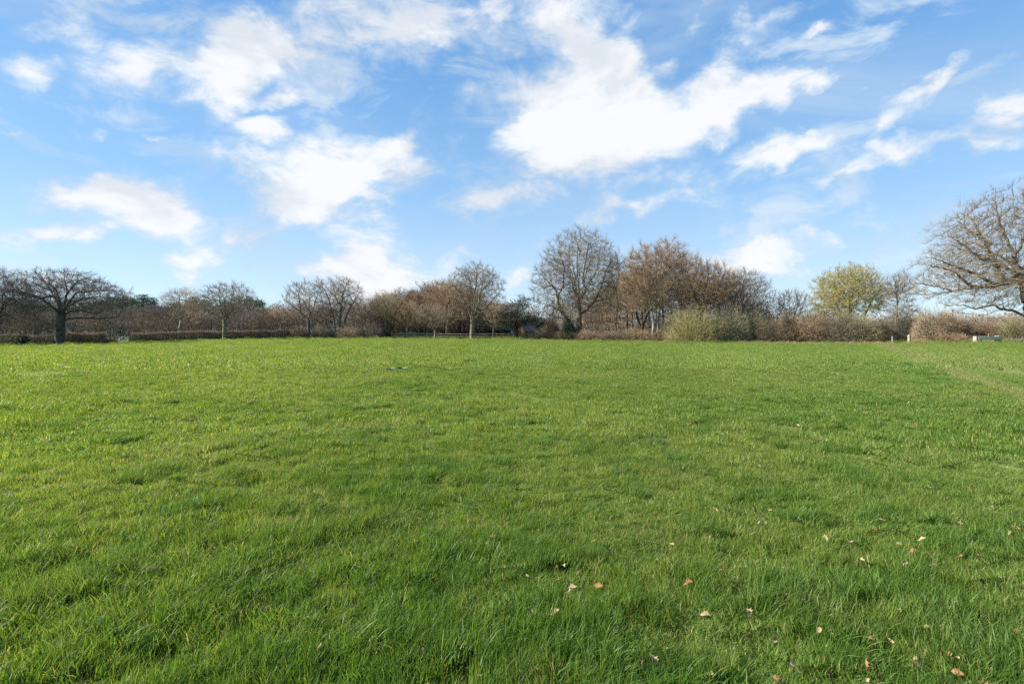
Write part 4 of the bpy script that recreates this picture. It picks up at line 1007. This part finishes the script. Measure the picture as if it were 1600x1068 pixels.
post('fence_post', 'small tan post at the foot of the willow bushes', 1087, 70.5, .75, .12, 'wood_post')

def trough():
    p = spot(1545, 60.5); s = 60.5 / FPX; L_ = 2.7
    root = thing('cattle_trough', 'long grey cattle trough raised on pale blocks under the great oak', 'trough', p, rz=-.03)
    g = Geo(); w, h, z0 = .55, .38, .36; x = L_ / 2
    prof = [(-.2, 0), (.2, 0), (.28, h), (.24, h), (.17, .05), (-.17, .05), (-.24, h), (-.28, h)]
    n = len(prof); V = [(xx, a, z0 + b) for xx in (-x, x) for a, b in prof]
    F = [(i, (i + 1) % n, (i + 1) % n + n, i + n) for i in range(n)]; g.add(V, F)
    for xx in (-x - .012, x + .012): g.box((xx, 0, z0 + h / 2), (.02, .5, h))
    link('basin', g.mesh('basin', [MT['galv']]), root)
    g = Geo(); g.frusta([(-x, -.27, z0 + h + .01)], [(x, -.27, z0 + h + .01)], [.025], [.025], 8); g.frusta([(-x, .27, z0 + h + .01)], [(x, .27, z0 + h + .01)], [.025], [.025], 8)
    link('rim', g.mesh('rim', [MT['galv']], True), root)
    for xx, hh in ((-1.12, .36), (1.05, .36)):
        g = Geo(); g.box((xx, 0, hh / 2 - .06), (.42, .5, hh + .1), 0, .05, .96); link('block', g.mesh('block', [MT['concrete']]), root)
    g = Geo(); g.box((-x - .16, 0, .42), (.26, .5, .72), 0, .04, .93); link('end_block', g.mesh('end_block', [MT['concrete']]), root)
    g = Geo(); g.box((x - .2, 0, z0 + h + .055), (.5, .58, .07), 0, 0); link('valve_cover', g.mesh('valve_cover', [MT['galv']]), root)
trough()
def low_rail():
    p = spot(1587, 60.5)
    root = thing('low_rail', 'low grey metal rail on short legs right of the trough', 'rail', p)
    g = Geo(); g.frusta([(-.95, 0, .34)], [(.95, 0, .36)], [.045], [.045], 8); link('bar', g.mesh('bar', [MT['galv']], True), root)
    for x in (-.8, 0, .8):
        g = Geo(); g.frusta([(x, 0, -.1)], [(x, 0, .34)], [.035], [.035], 8); link('leg', g.mesh('leg', [MT['galv']], True), root)
low_rail()

# ------------------------------------------------------------------ buildings glimpsed between the trees
def house(name, label, px, Y, w, d, eave, ridge, wall, roof, rz=0, openings=(), cat='house', gable_front=False, chimney=False, frame='white', pane='dark'):
    p = spot(px, Y); root = thing(name, label, cat, p, rz=rz)
    x, y = w / 2, d / 2; g = Geo()
    if gable_front:   # ridge runs front to back
        V = [(-x, -y, -.2), (x, -y, -.2), (x, y, -.2), (-x, y, -.2), (-x, -y, eave), (x, -y, eave), (x, y, eave), (-x, y, eave), (0, -y, ridge), (0, y, ridge)]
        g.add(V, [(0, 1, 5, 4), (1, 2, 6, 5), (2, 3, 7, 6), (3, 0, 4, 7)]); g.add(V, [(4, 5, 8), (6, 7, 9)])
    else:
        V = [(-x, -y, -.2), (x, -y, -.2), (x, y, -.2), (-x, y, -.2), (-x, -y, eave), (x, -y, eave), (x, y, eave), (-x, y, eave), (-x, 0, ridge), (x, 0, ridge)]
        g.add(V, [(0, 1, 5, 4), (1, 2, 6, 5), (2, 3, 7, 6), (3, 0, 4, 7)]); g.add(V, [(5, 6, 9), (7, 4, 8)])
    link('wall', g.mesh('wall', [MT[wall]]), root)
    g = Geo(); t = .12; ov = .3
    def slab(a, b, c, e):
        a, b, c, e = map(np.array, (a, b, c, e)); n = unit(np.cross(b - a, e - a)) * t; up = np.array([0, 0, .02])
        V = np.array([a, b, c, e]) + up; g.add(np.r_[V, V + n], [(0, 3, 2, 1), (4, 5, 6, 7), (0, 1, 5, 4), (1, 2, 6, 5), (2, 3, 7, 6), (3, 0, 4, 7)])
    if gable_front:
        sl = (ridge - eave) / x
        slab((-x - ov, y + ov, eave - sl * ov), (-x - ov, -y - ov, eave - sl * ov), (0, -y - ov, ridge), (0, y + ov, ridge)); slab((x + ov, -y - ov, eave - sl * ov), (x + ov, y + ov, eave - sl * ov), (0, y + ov, ridge), (0, -y - ov, ridge))
    else:
        sl = (ridge - eave) / y
        slab((-x - ov, -y - ov, eave - sl * ov), (x + ov, -y - ov, eave - sl * ov), (x + ov, 0, ridge), (-x - ov, 0, ridge)); slab((x + ov, y + ov, eave - sl * ov), (-x - ov, y + ov, eave - sl * ov), (-x - ov, 0, ridge), (x + ov, 0, ridge))
    rf = link('roof', g.mesh('roof', [MT[roof]]), root)
    if chimney:
        g = Geo(); g.box((x * .4, 0, ridge + .5), (.6, .6, 1.4)); g.box((x * .4, 0, ridge + 1.24), (.7, .7, .08)); c = link('chimney', g.mesh('chimney', [MT[wall]]), root); c.parent = rf
    for (kind, cx, cz, ww, hh) in openings:
        g = Geo()
        for a, b, c_, e in ((cx, cz + hh / 2 + .04, ww + .16, .08), (cx, cz - hh / 2 - .04, ww + .16, .08)): g.box((a, -y - .02, b), (c_, .1, e))
        for s_ in (-1, 1): g.box((cx + s_ * (ww / 2 + .04), -y - .02, cz), (.08, .1, hh))
        if kind == 'window': g.box((cx, -y - .015, cz), (.05, .06, hh))
        o = link(kind, g.mesh(kind, [MT[frame]]), root)
        g = Geo(); g.box((cx, -y - .012, cz), (ww, .03, hh)); link('pane' if kind == 'window' else 'leaf', g.mesh('pane', [MT[pane]]), o)  # flat near-black panel paints the unlit interior behind the opening
    return root
house('stable', 'low brown boarded stable with dark openings behind the rail fence', 779, 108, 5.5, 3, 1.6, 2.2, 'shedwood', 'slate', 0, [('door', -1.7, .85, .9, 1.5), ('door', 0, .85, .9, 1.5), ('door', 1.7, .85, .9, 1.5)], 'stable', frame='wood_post')
house('barn', 'small slate-roofed barn glimpsed between the trunks of the cedar', 825, 104, 3.4, 3.4, 1.5, 3.0, 'shedwood', 'slate', .5, [('window', -.6, .9, .7, .6)], 'barn')
house('brick_house', 'red brick house showing through the limbs of the tallest oak', 934, 125, 9, 7, 3.9, 5.6, 'brick', 'tile', .15, [('window', -2.7, 3.4, 1.1, 1.2), ('window', 0, 3.4, 1.1, 1.2), ('window', 2.7, 3.4, 1.1, 1.2), ('window', -2.2, 1.2, 1.3, 1.2), ('door', .6, 1.05, 1.0, 2.1)])
house('white_house', 'small white gabled house between the slender tree and the ivy-clad tree', 975, 128, 6, 7, 2.8, 5.2, 'white', 'slate', -.2, [('window', 0, 1.7, 1.4, 1.2)], gable_front=True, frame='wood_pale')
def container():
    p = spot(875, 85.2); root = thing('white_container', 'small white boxy container with a flat lid half hidden among brambles', 'container', p)
    g = Geo(); g.box((0, 0, .95), (1.1, .9, .8), 0, 0, .96); link('body', g.mesh('body', [MT['concrete']]), root)
    g = Geo(); g.box((0, 0, 1.41), (1.4, 1.1, .1), 0, 0, .97); link('lid', g.mesh('lid', [MT['white']]), root)
    for x in (-.5, .5):
        for y in (-.4, .4):
            g = Geo(); g.box((x, y, .65), (.13, .13, 1.4)); link('leg', g.mesh('leg', [MT['white']]), root)
container()

# ------------------------------------------------------------------ things lying in the grass
def plastic_strip():
    Y = EYE * FPX / (579.5 - HOR); X = (619 - 800) / FPX * Y; p = (X, Y, gz1(X, Y) + .06)
    rng = np.random.default_rng(5); n = 26; x = np.linspace(-.5, .5, n); V = []; F = []
    for i, a in enumerate(x):
        for j, b in enumerate((-.06, -.02, .03, .07)):
            V.append((a, b + .10 * a * 1.6 + .02 * math.sin(a * 9), .025 * math.sin(a * 14 + j) + .02 * abs(j - 1.5) + .03 * (a > -.2)))
    F = [(i * 4 + j, (i + 1) * 4 + j, (i + 1) * 4 + j + 1, i * 4 + j + 1) for i in range(n - 1) for j in range(3)]
    me = make_mesh('plastic_strip', V, [(np.array(F), 0)], [MT['plastic']], True); o = link('plastic_strip', me, loc=p)
    md = o.modifiers.new('thickness', 'SOLIDIFY'); md.thickness = .012
    tag(o, 'crumpled blue-grey plastic strip lying out on the open grass', 'strip')
plastic_strip()

def oak_leaf_mesh(seed, m):
    rng = np.random.default_rng(seed); n = 15; t = np.linspace(0, 1, n)
    wd = .30 * np.sin(np.pi * np.clip(t * 1.02, 0, 1)) ** .7 * (.55 + .6 * t) * (1 + .26 * np.sin(t * 4.5 * 2 * np.pi + rng.random())); wd[0] = .015; wd[-1] = .02
    c1, c2 = rng.uniform(.2, .9), rng.uniform(-.6, .9); V = []
    for i in range(n):
        for s in (-1, -.5, 0, .5, 1):
            y = s * wd[i] * rng.uniform(.9, 1.1); V.append((t[i] - .5, y, c1 * y * y * 4 + c2 * (t[i] - .5) ** 2 + .04 * math.sin(7 * t[i] + s * 3)))
    F = [(i * 5 + j, (i + 1) * 5 + j, (i + 1) * 5 + j + 1, i * 5 + j + 1) for i in range(n - 1) for j in range(4)]
    V += [(-.5, -.012, 0), (-.5, .012, 0), (-.72, 0, .05)]; k = len(V)
    return make_mesh('fallen_leaf', V, [(np.array(F), 0), (np.array([(k - 3, k - 1, k - 2)]), 0)], [MT[m]], True)
LEAVES = [  # (px, py, kind) of the dead leaves that show in the turf
 (805,889,'p'),(825,898,'p'),(868,880,'o'),(880,883,'p'),(720,837,'p'),(770,835,'p'),(660,838,'b'),(655,845,'b'),(537,823,'b'),(1118,795,'p'),(1132,796,'o'),(1180,796,'o'),(1203,798,'p'),(1184,811,'p'),(1197,812,'p'),
 (1086,883,'o'),(1128,886,'o'),(1225,885,'p'),(1102,954,'p'),(1208,996,'p'),(1414,880,'p'),(1458,885,'o'),(1446,806,'o'),(1318,867,'o'),(1345,875,'p'),(1268,877,'p'),(1425,863,'o'),(1526,862,'o'),(1551,792,'p'),
 (1484,938,'p'),(1468,977,'p'),(1433,1040,'o'),(1433,1025,'p'),(1353,1037,'o'),(1215,1062,'o'),(1110,1049,'p'),(1020,1028,'p'),(1004,1031,'b'),(965,985,'p'),(866,960,'p'),(828,955,'p'),(660,1014,'p'),(588,1012,'p'),(752,1045,'p'),
 (757,1034,'p'),(815,1050,'o'),(838,1050,'b'),(895,913,'p'),(935,914,'o'),(888,925,'p'),(856,940,'b'),(1280,986,'p'),(1360,992,'o'),(1393,995,'p'),(1495,1045,'o'),(1548,1042,'p'),(1540,1062,'o'),(1480,1016,'o'),(1497,1024,'p'),(1355,1060,'p'),
 (1372,1058,'b'),(1313,918,'p'),(1230,925,'p'),(1190,925,'p'),(1520,952,'o'),(1557,955,'p'),(1500,868,'o'),(1580,830,'p'),(1585,818,'p'),(1290,838,'p'),(1330,845,'p'),(1378,813,'p'),(1368,823,'o'),(1500,815,'p'),(1440,839,'p'),(1403,847,'p'),
 (240,888,'p'),(180,948,'o'),(333,852,'o'),(96,1047,'p'),(150,1015,'p'),(217,803,'p'),(408,952,'p'),(1290,660,'p'),(1376,672,'p'),(1398,650,'o'),(1486,663,'o'),(1497,703,'p'),(1540,702,'p'),(1420,632,'p'),(1437,606,'p'),(1518,594,'p'),(1538,606,'p'),
 (1330,672,'p'),(1560,655,'p'),(1575,658,'p'),(1357,714,'p'),(1372,720,'o'),(1395,719,'p'),(1420,722,'o'),(1247,664,'p'),(1185,727,'p'),(1209,736,'p'),(1350,757,'o'),(1551,790,'p'),(1075,905,'o'),(1080,905,'p'),(1258,935,'b'),(1404,952,'p'),(1450,975,'p'),
 (500,1010,'p'),(560,850,'p'),(930,840,'p'),(990,950,'b'),(1040,1010,'p'),(1150,1010,'p'),(1170,955,'p'),(1050,845,'p'),(1260,800,'p'),(1480,780,'o'),(1565,900,'p'),(1590,985,'o'),(1240,1040,'p'),(1300,1055,'b'),(1450,760,'p'),(940,1003,'p')]
def fallen_leaves():
    rnd = random.Random(8); meshes = {}
    for i, (k, m) in enumerate((('p', 'leaf_pale'), ('o', 'leaf_orange'), ('b', 'leaf_brown'))): meshes[k] = [oak_leaf_mesh(200 + i * 7 + j, m) for j in range(4)]
    lab = {'p': ('pale tan curled dead oak leaf lying in the grass', 'pale dead oak leaves in the turf'), 'o': ('orange-brown dead oak leaf lying in the grass', 'orange dead oak leaves in the turf'),
           'b': ('dark brown dead oak leaf sunk in the grass', 'dark brown dead leaves in the turf')}
    for px, py, k in LEAVES:
        Y = (EYE - .05) * FPX / (py - HOR); X = (px - 800) / FPX * Y
        o = link('fallen_leaf', rnd.choice(meshes[k])); o.location = (X, Y, gz1(X, Y) + .043 + rnd.uniform(-.012, .018))
        o.rotation_euler = (rnd.gauss(0, .45) + .25, rnd.gauss(0, .45), rnd.uniform(0, 6.28)); s = rnd.uniform(.030, .060) * (1 + .012 * Y); o.scale = (s, s, s)
        tag(o, lab[k][0], 'leaf', lab[k][1])
fallen_leaves()
